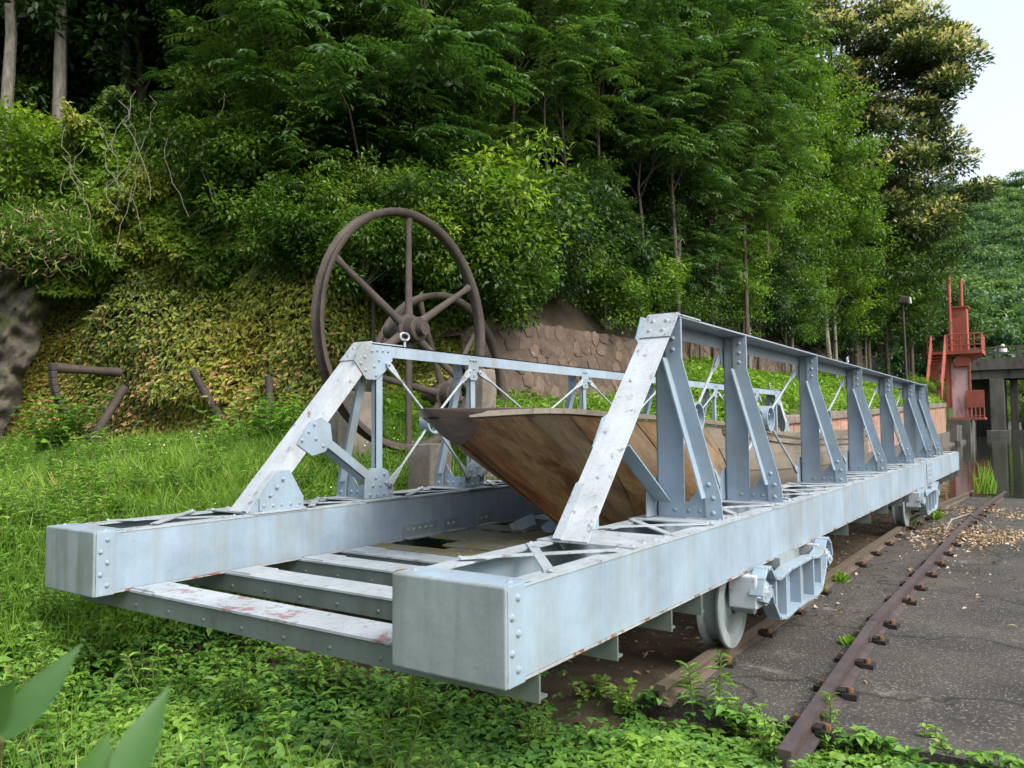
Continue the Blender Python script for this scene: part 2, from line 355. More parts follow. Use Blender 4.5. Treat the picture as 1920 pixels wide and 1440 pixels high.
# slab
m, nt, b = newmat('slab_concrete', 0.88, 0.2); co = coords(nt)
c = mix(nt, ramp(nt, noise(nt, co, 1.1, 6, 0.6), [(0.3, 0.0), (0.7, 1.0)]), (0.024, 0.023, 0.021), (0.066, 0.062, 0.055))
c = mix(nt, ramp(nt, noise(nt, co, 55, 3, 0.8), [(0.56, 0.0), (0.64, 1.0)]), c, (0.21, 0.195, 0.17))
c = mix(nt, ramp(nt, noise(nt, co, 30, 3, 0.8), [(0.30, 1.0), (0.42, 0.0)]), c, (0.025, 0.024, 0.022))
c = mix(nt, ramp(nt, noise(nt, co, 2.6, 9, 0.75), [(0.60, 0.0), (0.68, 0.6)]), c, (0.20, 0.19, 0.17))
c = mix(nt, ramp(nt, noise(nt, co, 0.55, 5, 0.7), [(0.58, 0.0), (0.70, 0.7)]), c, (0.085, 0.070, 0.050))
c = mix(nt, ramp(nt, noise(nt, co, 3.3, 7, 0.7), [(0.64, 0.0), (0.72, 0.7)]), c, (0.055, 0.055, 0.018))
vo = nt.nodes.new('ShaderNodeTexVoronoi'); vo.feature = 'DISTANCE_TO_EDGE'; vo.inputs['Scale'].default_value = 0.42
wv = nt.nodes.new('ShaderNodeVectorMath'); wv.operation = 'ADD'; nz = nt.nodes.new('ShaderNodeTexNoise'); nz.inputs['Scale'].default_value = 1.6; nz.inputs['Detail'].default_value = 6; nt.links.new(co, nz.inputs['Vector'])
nt.links.new(co, wv.inputs[0]); nt.links.new(nz.outputs['Color'], wv.inputs[1]); nt.links.new(wv.outputs[0], vo.inputs['Vector'])
c = mix(nt, ramp(nt, vo.outputs['Distance'], [(0.0, 0.85), (0.012, 0.0)]), c, (0.012, 0.012, 0.008))
c = mix(nt, ramp(nt, noise(nt, coords(nt, (1, .35, 1)), 1.9, 8, 0.75), [(0.60, 0.0), (0.66, 0.55)]), c, (0.20, 0.19, 0.165))
setc(nt, b, c); bump(nt, b, noise(nt, co, 55, 5, 0.8), 0.8, 0.008); M['slab'] = m
xs = np.concatenate([[4.62], np.linspace(4.7, 30, 110)])
sl = grid_mesh('concrete_slab', xs, np.linspace(2.22, -26, 60), lambda X, Y: zr(X) - .115 + .006 * np.sin(2.1 * X + Y) + .005 * np.sin(5 * Y + X))
so = tag(link('concrete_slab', sl, 'slab', smooth=True), kind='structure')
edge = MB(); prev = None
ey = np.linspace(2.22, -26, 60)
top = [(4.62, y, float(-.115 + .006 * math.sin(2.1 * 4.62 + y) + .005 * math.sin(5 * y + 4.62))) for y in ey]
bot = [(4.64, y, -.42) for y in ey]
edge.add(top + bot, [(i, i + 1, 61 + i, 60 + i) for i in range(59)])
edge.build('slab_edge', 'slab', so)

# water
m, nt, b = newmat('canal_water', 0.03, 0.5); co = coords(nt, (1, 0.45, 1))
b.inputs['Base Color'].default_value = (0.020, 0.026, 0.016, 1)
bump(nt, b, noise(nt, co, 2.2, 3, 0.5, 0.4), 0.16, 0.05); M['water'] = m
wxs = np.linspace(23.2, 260, 60)
tag(link('canal_water', grid_mesh('canal_water', wxs, np.linspace(-150, 5.95, 40), lambda X, Y: -.44 + .02 * (X - 23)), 'water'), kind='structure')

# hillside: a ruled sheet rising from the foot of the slope and the top of the stone wall
HB = np.array([(-14, 36, .6), (3, 25, 1.3), (7.0, 18.0, 1.4), (8.0, 14.6, 1.2), (8.7, 10.9, 1.3), (10.4, 8.9, 1.7), (11.6, 8.45, 3.3), (18.4, 9.0, 3.75), (28, 9.6, 4.5), (39, 10.35, 5.2), (52, 10.7, 5.6), (66, 11.5, 5.4)])
HN = np.array([(.45, .9), (.62, .78), (.75, .66), (.80, .60), (.74, .67), (.5, .87), (.12, .99), (0, 1), (0, 1), (.0, 1), (.05, 1), (.35, .94)])
HS = np.array([1.0, 1.0, 1.05, 1.1, 1.05, 1.0, .80, .75, .72, .55, .42, .30])
HP = np.array([(0, 0), (.7, 1.5), (1.8, 3.6), (3.4, 5.4), (6, 7.6), (10, 11), (16, 16.5), (26, 25), (40, 34), (60, 42)])   # out, up
def hill(s, t):
    s = np.asarray(s, float); k = np.arange(len(HB))
    b_ = np.stack([np.interp(s, k, HB[:, i]) for i in range(3)], -1); n_ = np.stack([np.interp(s, k, HN[:, i]) for i in range(2)], -1)
    o_ = np.interp(t, np.arange(len(HP)), HP[:, 0]); u_ = np.interp(t, np.arange(len(HP)), HP[:, 1]) * np.interp(s, k, HS)
    wob = .35 * np.sin(s * 5.1 + t * 1.3) * np.clip(t / 2, 0, 1)
    return np.stack([b_[..., 0] + n_[..., 0] * (o_ + wob), b_[..., 1] + n_[..., 1] * (o_ + wob), b_[..., 2] + u_ + .3 * np.sin(s * 7.3) * np.clip(t / 3, 0, 1)], -1)
S_, T_ = np.meshgrid(np.linspace(0, 11, 100), np.linspace(0, 9, 46), indexing='ij')
hv = hill(S_, T_).reshape(-1, 3); ii = np.arange(100 * 46).reshape(100, 46)
M['hill'] = simple('hill_soil', (0.018, 0.014, 0.009), (0.05, 0.038, 0.024), 2, 0.95, 0.6, 0.05, c3=(0.025, 0.035, 0.012))
tag(link('hillside', np_mesh('hillside', hv, np.stack([ii[:-1, :-1], ii[1:, :-1], ii[1:, 1:], ii[:-1, 1:]], -1).reshape(-1, 4)), 'hill', smooth=True), kind='structure')

# ------------------------------------------------------------------ boat carriage
GX0, GX1, GZ0, GZ1 = 2.60, 20.38, 0.541, 0.906
POSTS = [5.24, 6.65, 9.07, 11.49, 13.91, 16.33, 17.74]
ZT = 2.335
car = tag(empty('boat_carriage', (11.49, 3.72, 0)), 'pale grey riveted steel boat carriage with open truss sides standing on rails', 'carriage')
class Side:                                               # maps (x, outward distance from girder centre, z) to either side
    def __init__(s, near): s.near = near; s.c = 2.1435 if near else 5.2965; s.k = -1 if near else 1
    def p(s, x, o, z): return (x, s.c + s.k * o, z)
    def n(s, o, x=0, z=0): return (x, s.k * o, z)
HW = 0.3035
def girder(S):
    P = S.p
    body = MB()
    yi = [P(0, -HW, 0)[1], P(0, -HW + .012, 0)[1]]
    body.box(GX0 + .01, GX1 - .01, min(yi), max(yi), GZ0, GZ1)
    g = body.build('side_girder', 'paint', car)
    yo = [P(0, HW, 0)[1], P(0, HW - .012, 0)[1]]
    MB().box(GX0 + .01, GX1 - .01, min(yo), max(yo), GZ0, GZ1).build('outer_web', 'paint', g)
    for o0, o1 in ((-HW - .004, -HW + .095), (HW - .10, HW + .004)):
        y = sorted((P(0, o0, 0)[1], P(0, o1, 0)[1]))
        for z, t, mt in ((GZ1 + .002, .012, 'paint_worn'), (GZ0 - .014, .012, 'paint_edge')):
            MB().box(GX0 + .012, GX1 - .012, y[0], y[1], z, z + t).build('flange', mt, g)
    for xe, d in ((GX0, 1), (GX1, -1)):                   # rounded end boxes
        x = sorted((xe, xe + d * .205)); y = sorted((P(0, -HW - .006, 0)[1], P(0, HW + .006, 0)[1]))
        e = MB()
        fx = sorted((xe, xe + d * .02))
        e.box(fx[0], fx[1], y[0], y[1], GZ0 - .022, GZ1 + .022)
        e_ = e.build('end_plate', 'paint_green', g, bevel=.012, seg=3)
        sx = sorted((xe + d * .019, xe + d * .14)); a = MB()
        a.box(sx[0], sx[1], y[0], y[0] + .016, GZ0 - .02, GZ1 + .02); a.box(sx[0], sx[1], y[1] - .016, y[1], GZ0 - .02, GZ1 + .02)
        tx = sorted((xe + d * .019, xe + d * .2))
        a.box(tx[0], tx[1], y[0] + .001, y[1] - .001, GZ1 + .0165, GZ1 + .0215)
        a.build('corner_plate', 'paint', g, bevel=.005)
        for sy in (-1, 1):
            yy = y[0] if sy < 0 else y[1]
            for k in range(5):
                rivet((xe + d * (.088 if k % 2 == 0 else .045), yy, GZ1 - .035 - k * .072), (0, sy, 0), .017, g)
        for oo in (-.26, .26): rivet(P(xe + d * .1, oo, GZ1 + .0215), (0, 0, 1), .016, g, 'paint_worn')
    # lattice bars and batten plates on top
    cells = [(3.0, 3.66), (4.36, 4.93)]; bat = [(3.80, 4.31)]
    for i, x in enumerate(POSTS):
        bat.append((x - .27, x + .27) if i in (0,) else (x - .22, x + .22))
    sym = 2 * 11.49
    cells += [(sym - b_, sym - a_) for a_, b_ in cells[:2]]; bat.append((sym - 4.31, sym - 3.80))
    for a_, b_ in zip(POSTS[:-1], POSTS[1:]):
        x0, x1 = a_ + .28, b_ - .28; n_ = max(1, round((x1 - x0) / .62))
        for k in range(n_): cells.append((x0 + (x1 - x0) * k / n_ + .01, x0 + (x1 - x0) * (k + 1) / n_ - .01))
    zt = GZ1 + .0155
    for a_, b_ in cells:
        for (xa, oa, xb, ob, dz) in ((a_, HW - .035, b_, -HW + .04, 0), (a_ + .03, -HW + .04, b_, HW - .04, .0085)):
            MB().bar(P(xa, oa, zt + dz + .004), P(xb, ob, zt + dz + .004), .052, .008).build('lattice_bar', 'paint_worn', g)
            for xx, oo in ((xa, oa), (xb, ob)): rivet(P(xx, oo, zt + dz + .008), (0, 0, 1), .013, g, 'paint_worn')
    for a_, b_ in bat:
        y = sorted((P(0, -HW - .012, 0)[1], P(0, HW - .01, 0)[1]))
        MB().box(a_, b_, y[0], y[1], zt, zt + .008).build('batten_plate', 'paint_worn', g)
        for k in range(4): rivet(P(a_ + .04 + (b_ - a_ - .08) * k / 3, HW - .04, zt + .008), (0, 0, 1), .015, g, 'paint_worn')
    # splice plate on the outer face and stiffener streak joints
    for xs_ in (15.35,) if S.near else ():
        y = sorted((P(0, HW + .001, 0)[1], P(0, HW + .012, 0)[1]))
        MB().box(xs_ - .34, xs_ + .34, y[0], y[1], GZ0 + .01, GZ1 - .01).build('splice_plate', 'paint', g)
        for i in range(6):
            for k in range(4): rivet(P(xs_ - .27 + i * .108, HW + .012, GZ0 + .05 + k * .085 + (i % 2) * .03), S.n(1), .02, g)
    for k in range(9): rivet(P(GX1 - .02, HW + .006, GZ0 + .02 + k * .042), S.n(1), .012, g)
    return g
def prof_L(mb, p, q, leg_dir, w, other, w2, t):            # angle section from p to q: leg w along leg_dir, leg w2 along other
    p, q = Vector(p), Vector(q); a, b_ = Vector(leg_dir).normalized(), Vector(other).normalized()
    for (u, wu, v) in ((a, w, b_), (b_, w2, a)):
        c = []
        for e in (p, q):
            for i, j in ((0, 0), (1, 0), (1, 1), (0, 1)): c.append(e + u * (wu * i) + v * (t * j))
        mb.add(c, [(0, 3, 2, 1), (4, 5, 6, 7), (0, 1, 5, 4), (1, 2, 6, 5), (2, 3, 7, 6), (3, 0, 4, 7)])
    return mb
def rod(S, pa, pb, o, parent):                             # forked tie rod between two pins, in the plane o
    a, b_ = Vector(S.p(pa[0], o, pa[1])), Vector(S.p(pb[0], o, pb[1])); d = (b_ - a).normalized(); L = (b_ - a).length
    r = MB(); nrm = Vector(S.n(1)); side = d.cross(nrm).normalized()
    r.tube([a + d * .16, b_ - d * .02], .0125, 8)
    def eye(p, e):                                         # flattened spade end
        q = [p - e * .03 + side * .012, p + side * .03, p + e * .05 + side * .03, p + e * .19 + side * .013, p + e * .19 - side * .013, p + e * .05 - side * .03, p - side * .03, p - e * .03 - side * .012]
        r.plate([x - nrm * .012 for x in q], nrm, .008); r.plate([x + nrm * .006 for x in q], nrm, .008)
    eye(a, d)
    return r.build('tie_rod', 'paint_worn', parent)
def truss(S):
    P = S.p; OI = -.2065; OC = OI + .215                    # inner face of the chord and its outer lip
    up = Vector((0, 0, 1)); out = Vector(S.n(1)); fx = Vector((1, 0, 0))
    xa, xb = POSTS[0] - .10, POSTS[-1] + .10
    ch = MB(); prof_L(ch, P(xa, OI, ZT), P(xb, OI, ZT), out, .215, -up, .115, .011)
    cho = ch.build('top_chord', 'paint', car)
    for k, (x0, x1) in enumerate(((xa - .02, POSTS[0] + .30), (POSTS[-1] - .30, xb + .02))):
        MB().bar(P(x0, OI + .1075, ZT + .006), P(x1, OI + .1075, ZT + .006), .23, .01).build('cover_plate', 'paint_worn', cho)
    # sloping end posts
    for sgn, xp in ((1, POSTS[0]), (-1, POSTS[-1])):
        top_, bot_ = Vector(P(xp - sgn * .11, 0, ZT)), Vector(P(xp - sgn * 1.43, 0, GZ1 + .024))
        d = (bot_ - top_).normalized(); nrm = Vector((-sgn * (top_.z - bot_.z), 0, abs(top_.x - bot_.x))).normalized()
        o1, o2 = Vector(S.n(OI)), Vector(S.n(OC))
        e = MB()
        tf, bf = top_ + (o1 + o2) / 2, bot_ + (o1 + o2) / 2
        e.bar(tf, bf, .215, .012, nrm)
        e.bar(top_ + o1 + Vector(S.n(.0055)) - nrm * .062, bot_ + o1 + Vector(S.n(.0055)) - nrm * .062 - d * .02, .011, .112, nrm)
        eo = e.build('end_post', 'paint_rusty', car)
        if S.near: pass
        MB().bar(tf - d * .012 + nrm * .0115, tf + d * .235 + nrm * .0115, .235, .011, nrm).build('cap_plate', 'paint_worn', eo)
        for k in range(2):
            for oo in (-.05, .05): rivet(tf + d * (.07 + .10 * k) + nrm * .017 + out * oo, nrm, .018, eo, 'paint_worn')
        MB().bar(bf - d * .40 + nrm * .0115 + out * -.085, bf - d * .0 + nrm * .0115 + out * -.085, .055, .011, nrm).build('foot_strip', 'paint_worn', eo)
        # inner gussets: foot, knee, head
        fo = OI - .009
        def gus(pts, name='gusset_plate', o=fo, t=.009, par=eo, mat='paint'):
            MB().plate([P(xp - sgn * a_, o, z_) for a_, z_ in pts], out, t).build(name, mat, par)
        gus([(1.42, GZ1 + .026), (.90, GZ1 + .026), (.90, GZ1 + .125), (1.03, GZ1 + .33), (1.15, GZ1 + .33)])
        MB().bar(P(xp - sgn * 1.33, fo - .02, GZ1 + .027), P(xp - sgn * .90, fo - .02, GZ1 + .027), .05, .01).build('foot_angle', 'paint', eo)
        MB().bar(P(xp - sgn * 1.33, fo - .007, GZ1 + .07), P(xp - sgn * .90, fo - .007, GZ1 + .07), .012, .10).build('foot_angle', 'paint', eo)
        for a_, z_ in ((1.29, .065), (1.20, .06), (1.12, .06), (1.03, .06), (.94, .06), (1.22, .14), (1.16, .20), (1.10, .26)): rivet(P(xp - sgn * a_, fo - .010, GZ1 + z_), S.n(-1), .017, eo)
        gus([(.83, 1.62), (.70, 1.66), (.60, 1.60), (.58, 1.46), (.66, 1.37), (.80, 1.34), (.96, 1.44)])
        for a_, z_ in ((.78, 1.60), (.84, 1.54), (.91, 1.47), (.76, 1.48), (.68, 1.42)): rivet(P(xp - sgn * a_, fo - .0015, z_), S.n(-1), .017, eo)
        kb = MB(); prof_L(kb, P(xp - sgn * .70, fo + .004, 1.44), P(xp - sgn * .07, fo + .004, GZ1 + .13), (sgn * .75, 0, .66), .09, out, .125, .010)
        kb.build('knee_brace', 'paint', eo)
        gus([(.24, ZT - .01), (-.14, ZT - .01), (-.16, ZT - .14), (-.06, ZT - .25), (.06, ZT - .33), (.18, ZT - .33), (.33, ZT - .17)], 'head_gusset')
        for a_, z_ in ((-.10, .06), (-.03, .06), (.04, .06), (.11, .07), (.20, .13), (.25, .19), (.19, .25), (.08, .21), (.06, .29), (.02, .15), (-.10, .17)): rivet(P(xp - sgn * a_, fo - .0015, ZT - z_), S.n(-1), .016, eo)
    for i, x in enumerate(POSTS):
        sg = 1 if i < 4 else 1
        # angle post
        po = MB(); prof_L(po, P(x - .045, OI + .010, GZ1 + .02), P(x - .045, OI + .010, ZT - .005), fx, .09, out, .20 if S.near else .05, .011)
        post = po.build('post', 'paint', car)
        # outrigger brace: vertical head, slanting shank, vertical foot
        xo = x - .058; b0 = [(OI + .10, ZT - .012), (OI + .10, ZT - .29), (HW - .145, GZ1 + .17), (HW - .135, GZ1 + .024)]
        bw = .115
        br = MB()
        for (oa, za), (ob, zb) in zip(b0[:-1], b0[1:]):
            br.add([P(xo + e, o_, z_) for e in (0, -.011) for o_, z_ in ((oa, za), (oa + bw, za), (ob + bw, zb), (ob, zb))],
                   [(0, 1, 2, 3), (4, 7, 6, 5), (0, 4, 5, 1), (1, 5, 6, 2), (2, 6, 7, 3), (3, 7, 4, 0)])
        (oa, za), (ob, zb) = b0[1], b0[2]
        br.add([P(xo - .011 - e, o_ + k, z_) for e in (0, .075) for o_, z_, k in ((oa, za, 0), (oa, za, .011), (ob, zb, .011), (ob, zb, 0))],
               [(0, 1, 2, 3), (4, 7, 6, 5), (0, 4, 5, 1), (1, 5, 6, 2), (2, 6, 7, 3), (3, 7, 4, 0)])
        br.build('outrigger_brace', 'paint', post)
        for z_ in (.075, .155, .235): rivet(P(xo - .011, OI + .155, ZT - z_), (-1, 0, 0), .017, post)
        for z_ in (.07, .17, .26): rivet(P(xo - .011, HW - .085 - max(0, z_ - .17) * .33, GZ1 + z_), (-1, 0, 0), .018, post)
        # transverse foot plate
        fp = [(OI + .02, .03), (HW - .03, .03), (HW - .06, .26), (HW - .17, .26), (HW - .27, .135), (OI + .02, .135)]
        MB().plate([P(x - .033, o_, GZ1 + z_) for o_, z_ in fp], fx, -.010).build('foot_plate', 'paint', post)
        for o_ in (HW - .27, HW - .19, OI + .14): rivet(P(x - .043, o_, GZ1 + .075), (-1, 0, 0), .017, post)
        # inner gussets for the tie rods
        fo = OI - .006
        if 0 < i < 6:
            g = [(-.085, ZT - .10), (.085, ZT - .10), (.095, ZT - .20), (.055, ZT - .27), (-.055, ZT - .27), (-.095, ZT - .20)]
            MB().plate([P(x + a_, fo, z_) for a_, z_ in g], out, .008).build('head_gusset', 'paint', post)
            for a_, z_ in ((-.05, .06), (0, .06), (.05, .06), (0, .15), (0, .22)): rivet(P(x + a_, fo - .004, ZT - z_), S.n(-1), .014, post)
        g = [(-.20, .10), (-.20, .03), (.17, .03), (.17, .10), (.10, .27), (.02, .30), (-.13, .30), (-.19, .22)] if i in (0,) else \
            [(-.17, .10), (-.17, .03), (.17, .03), (.17, .10), (.12, .26), (.04, .30), (-.04, .30), (-.12, .26)]
        MB().plate([P(x + a_, fo - .003, GZ1 + z_) for a_, z_ in g], out, .008).build('base_gusset', 'paint', post)
        for k in range(4): rivet(P(x - .13 + k * .088, fo - .006, GZ1 + .06), S.n(-1), .016, post)
        for a_, z_ in ((-.09, .14), (-.06, .21), (0, .14), (.07, .16), (.05, .24)): rivet(P(x + a_, fo - .006, GZ1 + z_), S.n(-1), .016, post)
    # crossed tie rods meeting in adjusting rings
    for a_, b_ in zip(POSTS[:-1], POSTS[1:]):
        xc, zc = (a_ + b_) / 2, 1.63; o = OI - .02
        ring = MB()
        ring.lathe([(.108, -.055), (.125, -.055), (.125, .055), (.108, .055)], P(xc, o, zc), 'Y', 28, True)
        ro = ring.build('adjusting_ring', 'paint', car, smooth=True)
        for (px_, pz_) in ((a_ + .09, ZT - .185), (b_ - .09, ZT - .185), (a_ + .115, GZ1 + .15), (b_ - .115, GZ1 + .15)):
            v = Vector((xc - px_, 0, zc - pz_)); L = v.length; v /= L
            e_ = (px_ + v.x * (L - .10), pz_ + v.z * (L - .10))
            rod(S, (px_, pz_), e_, o, ro)
            rivet(P(px_, o - .014, pz_), S.n(-1), .018, ro)
            c_ = Vector(P(xc, o, zc)) - v * .105
            MB().tube([c_, c_ + v * .03], .021, 6).build('nut', 'paint', ro)
    hooks = [11.42] if S.near else [5.62, 10.75, 17.4]
    for x in hooks:                                        # eye bolts on the chord
        hb = MB(); cz = ZT + .095; c0 = Vector(P(x, OI + .04, 0))
        pts = [V3(c0.x + .0 * t, c0.y, ZT + .005 + t * .05) for t in (0, 1)]
        hb.tube(pts, .012, 8)
        lob = []
        for k in range(25):
            t = 2 * math.pi * k / 24 - math.pi / 2
            r_ = .05 * (1 + .22 * math.cos(2 * t)) if not S.near else .042
            lob.append(V3(c0.x + r_ * math.cos(t), c0.y, cz + .012 + .85 * r_ * math.sin(t)))
        hb.tube(lob, .0105, 8, False); hb.build('eye_bolt', 'paint_worn', cho, smooth=True)
NEAR, FAR = Side(True), Side(False)
g_near = girder(NEAR); g_far = girder(FAR)
truss(NEAR); truss(FAR)
# cross beams: channel with a wide top plate and a web at its front edge
YA, YB = 1.835, 5.605
for k, x in enumerate([2.83, 3.55, 4.22, 4.68, 7.55, 8.82, 10.02, 11.2, 12.35, 13.0, 17.2, 17.95, 18.5, 19.05, 19.55, 20.05]):
    cb = MB(); zb = GZ0 - .017
    cb.box(x, x + .27, 2.46, 4.98, zb - .002, zb + .012)
    o = cb.build('cross_beam', 'paint_red' if k == 0 else 'paint_worn', car)
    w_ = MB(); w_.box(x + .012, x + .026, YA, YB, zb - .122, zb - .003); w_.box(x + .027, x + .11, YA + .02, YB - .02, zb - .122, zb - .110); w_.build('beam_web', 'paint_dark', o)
    MB().box(x + .02, x + .26, 4.72, 4.96, zb + .0125, zb + .022).build('pad_plate', 'paint_worn', o)
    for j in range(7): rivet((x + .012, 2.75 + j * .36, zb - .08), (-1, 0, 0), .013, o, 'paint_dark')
# bolster floor over the front bogie: plates, pivot disc, angle cleats
zb = GZ0 - .01
fl = MB(); fl.box(4.97, 7.1, 3.25, 4.30, zb - .01, zb + .006); flo = fl.build('bolster_plate', 'deck', car)
for (x0, x1, y0, y1, dz) in ((4.97, 5.2, 4.31, 4.96, 0), (5.72, 5.98, 4.31, 4.98, .004), (6.02, 6.3, 4.31, 4.98, .0), (6.48, 6.75, 4.31, 4.98, .004), (4.97, 5.25, 2.47, 3.24, 0), (5.8, 6.1, 2.47, 3.24, .0), (6.5, 6.8, 2.47, 3.24, 0), (5.3, 5.55, 3.9, 4.4, .018)):
    MB().box(x0, x1, y0, y1, zb - .008 + dz, zb + .008 + dz).build('floor_strap', 'deck', flo)
MB().lathe([(.0, .03), (.06, .03), (.065, .018), (.19, .016), (.20, .006), (.2, 0)], (5.62, 3.72, zb + .006), 'Z', 32).build('pivot_disc', 'deck', flo, smooth=True)
for k in range(6):
    for y in (3.40, 4.05): rivet((5.08 + k * .17, y, zb + .006), (0, 0, 1), .02, flo, 'deck')
    rivet((6.15 + k * .14, 3.5, zb + .006), (0, 0, 1), .02, flo, 'deck')
for x0, n_ in ((5.44, 5), (6.03, 2), (6.58, 2)):          # cleats riveted to the far girder's inner face
    w_ = .07 + n_ * .085
    for yy, k in ((4.993 - .0, -1), (2.447, 1)):
        c_ = MB(); c_.box(x0, x0 + w_, min(yy + k * .002, yy + k * .012), max(yy + k * .002, yy + k * .012), zb + .02, zb + .135); c_.box(x0, x0 + w_ + .03, min(yy + k * .012, yy + k * .10), max(yy + k * .012, yy + k * .10), zb + .012, zb + .024)
        c_.build('cleat', 'paint_green', g_far if k < 0 else g_near)
        for j in range(n_): rivet((x0 + .06 + j * .085, yy + k * .012, zb + .085), (0, k, 0), .019, g_far if k < 0 else g_near, 'paint')
mo = MB(); mo.lathe([(0, .028), (.04, .026), (.07, .016), (.085, 0)], (0, 0, 0), 'Z', 14)
mm = mo.build('moss_patch', 'moss', None, smooth=True); mm.location = (4.25, 3.85, .528); mm.scale = (.9, 1.5, 1)
tag(mm, 'small tuft of yellow-brown moss on a steel cross beam', 'moss')
rk = MB()
for k in range(2):                                        # loose curled straps by the boat's keel
    pts = [V3(6.5 + .05 * k + .02 * t, 4.5 - .35 * k - .04 * t, .545 + .11 * math.sin(t / 5 * (1.2 + k * .6))) for t in range(6)]
    q = MB()
    for a_, b_ in zip(pts[:-1], pts[1:]): q.bar(a_, b_ + (b_ - a_) * .1, .11, .006, (1, 0, .3))
    tag(q.build('bent_strap', 'paint'), 'bent grey metal strap lying on the carriage floor %s' % ('beside the keel' if k else 'by the far girder'), 'strap')

# bogies
def wheel_mesh():
    w_ = MB()
    w_.lathe([(.06, -.075), (.075, -.088), (.10, -.06), (.19, -.045), (.225, -.085), (.30, -.085), (.306, -.075), (.300, -.055), (.262, -.042), (.258, .045), (.298, .06), (.306, .078), (.30, .088), (.228, .088), (.205, .02), (.12, .03), (.10, .06), (.06, .08)], (0, 0, 0), 'Y', 40)
    return w_.mesh('wheel')
WM = wheel_mesh()
def bogie(xc, yr, k):                                     # k: outward sign
    yo = yr + k * .235                                    # side frame plane
    f_ = MB()
    def Q(x, z, d=0): return (xc + x, yo + k * d, z)
    top_ = [(-1.02, .40), (-.98, .50), (-.90, .555), (-.82, .555), (-.72, .47), (-.60, .44), (-.3, .47), (.3, .47), (.60, .44), (.72, .47), (.82, .555), (.90, .555), (.98, .50), (1.02, .40)]
    bot_ = [(-1.0, .36), (-.90, .33), (-.82, .42), (-.76, .30), (-.62, .165), (-.45, .135), (-.15, .15), (.15, .15), (.45, .135), (.62, .165), (.76, .30), (.82, .42), (.90, .33), (1.0, .36)]
    # web plate between, then rim strips, then ribs
    for i in range(13):
        (xa, za), (xb, zb_) = top_[i], top_[i + 1]; (xc_, zc_), (xd, zd) = bot_[i], bot_[i + 1]
        f_.add([Q(x, z, d) for d in (-.012, .0) for x, z in ((xa, za), (xb, zb_), (xd, zd), (xc_, zc_))], [(0, 1, 2, 3), (4, 7, 6, 5), (0, 4, 5, 1), (2, 6, 7, 3), (0, 3, 7, 4), (1, 5, 6, 2)])
        for (p_, q_) in (((xa, za), (xb, zb_)), ((xc_, zc_), (xd, zd))):
            d_ = Vector(Q(*q_)) - Vector(Q(*p_)); e = d_.normalized() * .012
            f_.bar(Vector(Q(*p_, .05)) - e, Vector(Q(*q_, .05)) + e, .10, .024, (-d_.z, 0, d_.x))
    for x in (-.66, -.40, -.0, .40, .66):
        zt_ = np.interp(x, [a for a, _ in top_], [b for _, b in top_]); zl = np.interp(x, [a for a, _ in bot_], [b for _, b in bot_])
        f_.bar(Q(x, zl, .04), Q(x, zt_, .04), .026, .09, (0, 1, 0))
    bo = f_.build('bogie_side_frame', 'paint', car, bevel=.004)
    MB().box(xc - .28, xc + .28, min(yo + k * .0, yo - k * .4), max(yo, yo - k * .4), .46, .54).build('spring_seat', 'paint_green', bo)
    for sx in (-1, 1):
        ax = xc + sx * .90
        b_ = MB(); b_.box(ax - .14 - .02 * sx, ax + .12, min(yo - k * .15, yo + k * .05), max(yo - k * .15, yo + k * .05), .29, .52); b_.build('axle_box', 'paint_rusty', bo, bevel=.012)
        c_ = MB(); c_.lathe([(0, k * .10), (.028, k * .10), (.030, k * .082), (.060, k * .080), (.064, k * .068), (.084, k * .064), (.088, k * .03), (.088, 0)], (ax + .06, yo, .375), 'Y', 20); c_.build('axle_cap', 'paint_worn', bo, smooth=True)
        MB().tube([(ax, yr - k * 1.6, .285), (ax, yo, .285)], .05, 12).build('axle', 'paint_green', bo, smooth=True)
        w_ = link('wheel', WM, 'paint_green', bo, smooth=True); w_.location = (ax, yr, .285)
        w_.data.set_sharp_from_angle(angle=math.radians(30))
YR1, YR2 = 2.03, 5.41
for xb_ in (6.50, 14.45):
    for yr, k in ((YR1, -1), (YR2, 1)): bogie(xb_, yr, k)

# ------------------------------------------------------------------ wooden boat
def wood(name, c1, c2, c3, ax=(1, 1, 1), grey=0.0, rotv=0.0):
    m, nt, b = newmat(name, 0.6, 0.3); vr = nt.nodes.new('ShaderNodeVectorRotate'); vr.rotation_type = 'Y_AXIS'; vr.inputs['Angle'].default_value = rotv
    nt.links.new(coords(nt), vr.inputs['Vector']); mp = nt.nodes.new('ShaderNodeMapping'); mp.inputs['Scale'].default_value = ax; nt.links.new(vr.outputs[0], mp.inputs[0]); co = mp.outputs[0]
    g = noise(nt, co, 5, 6, 0.65, 1.2)
    c = mix(nt, ramp(nt, g, [(0.32, 0.0), (0.68, 1.0)]), c1, c2)
    c = mix(nt, ramp(nt, noise(nt, co, 1.6, 5, 0.6, 0.6), [(0.50, 0.0), (0.64, 0.95)]), c, c3)
    c = mix(nt, ramp(nt, noise(nt, co, 22, 4, 0.7), [(0.35, 0.35), (0.6, 0.0)]), c, (0.05, 0.03, 0.02))
    if grey: c = mix(nt, ramp(nt, noise(nt, coords(nt), 0.8, 5), [(0.35, grey * .5), (0.6, grey)]), c, (0.22, 0.20, 0.17))
    setc(nt, b, c); bump(nt, b, g, 0.2, 0.006); return m
r_ = (0.45, 1.8, 1.0)
M['wood_a'] = wood('cedar_plank', (0.17, 0.10, 0.046), (0.33, 0.215, 0.11), (0.095, 0.036, 0.013), (.55, 2.5, 3.2), 0.0, -.5)
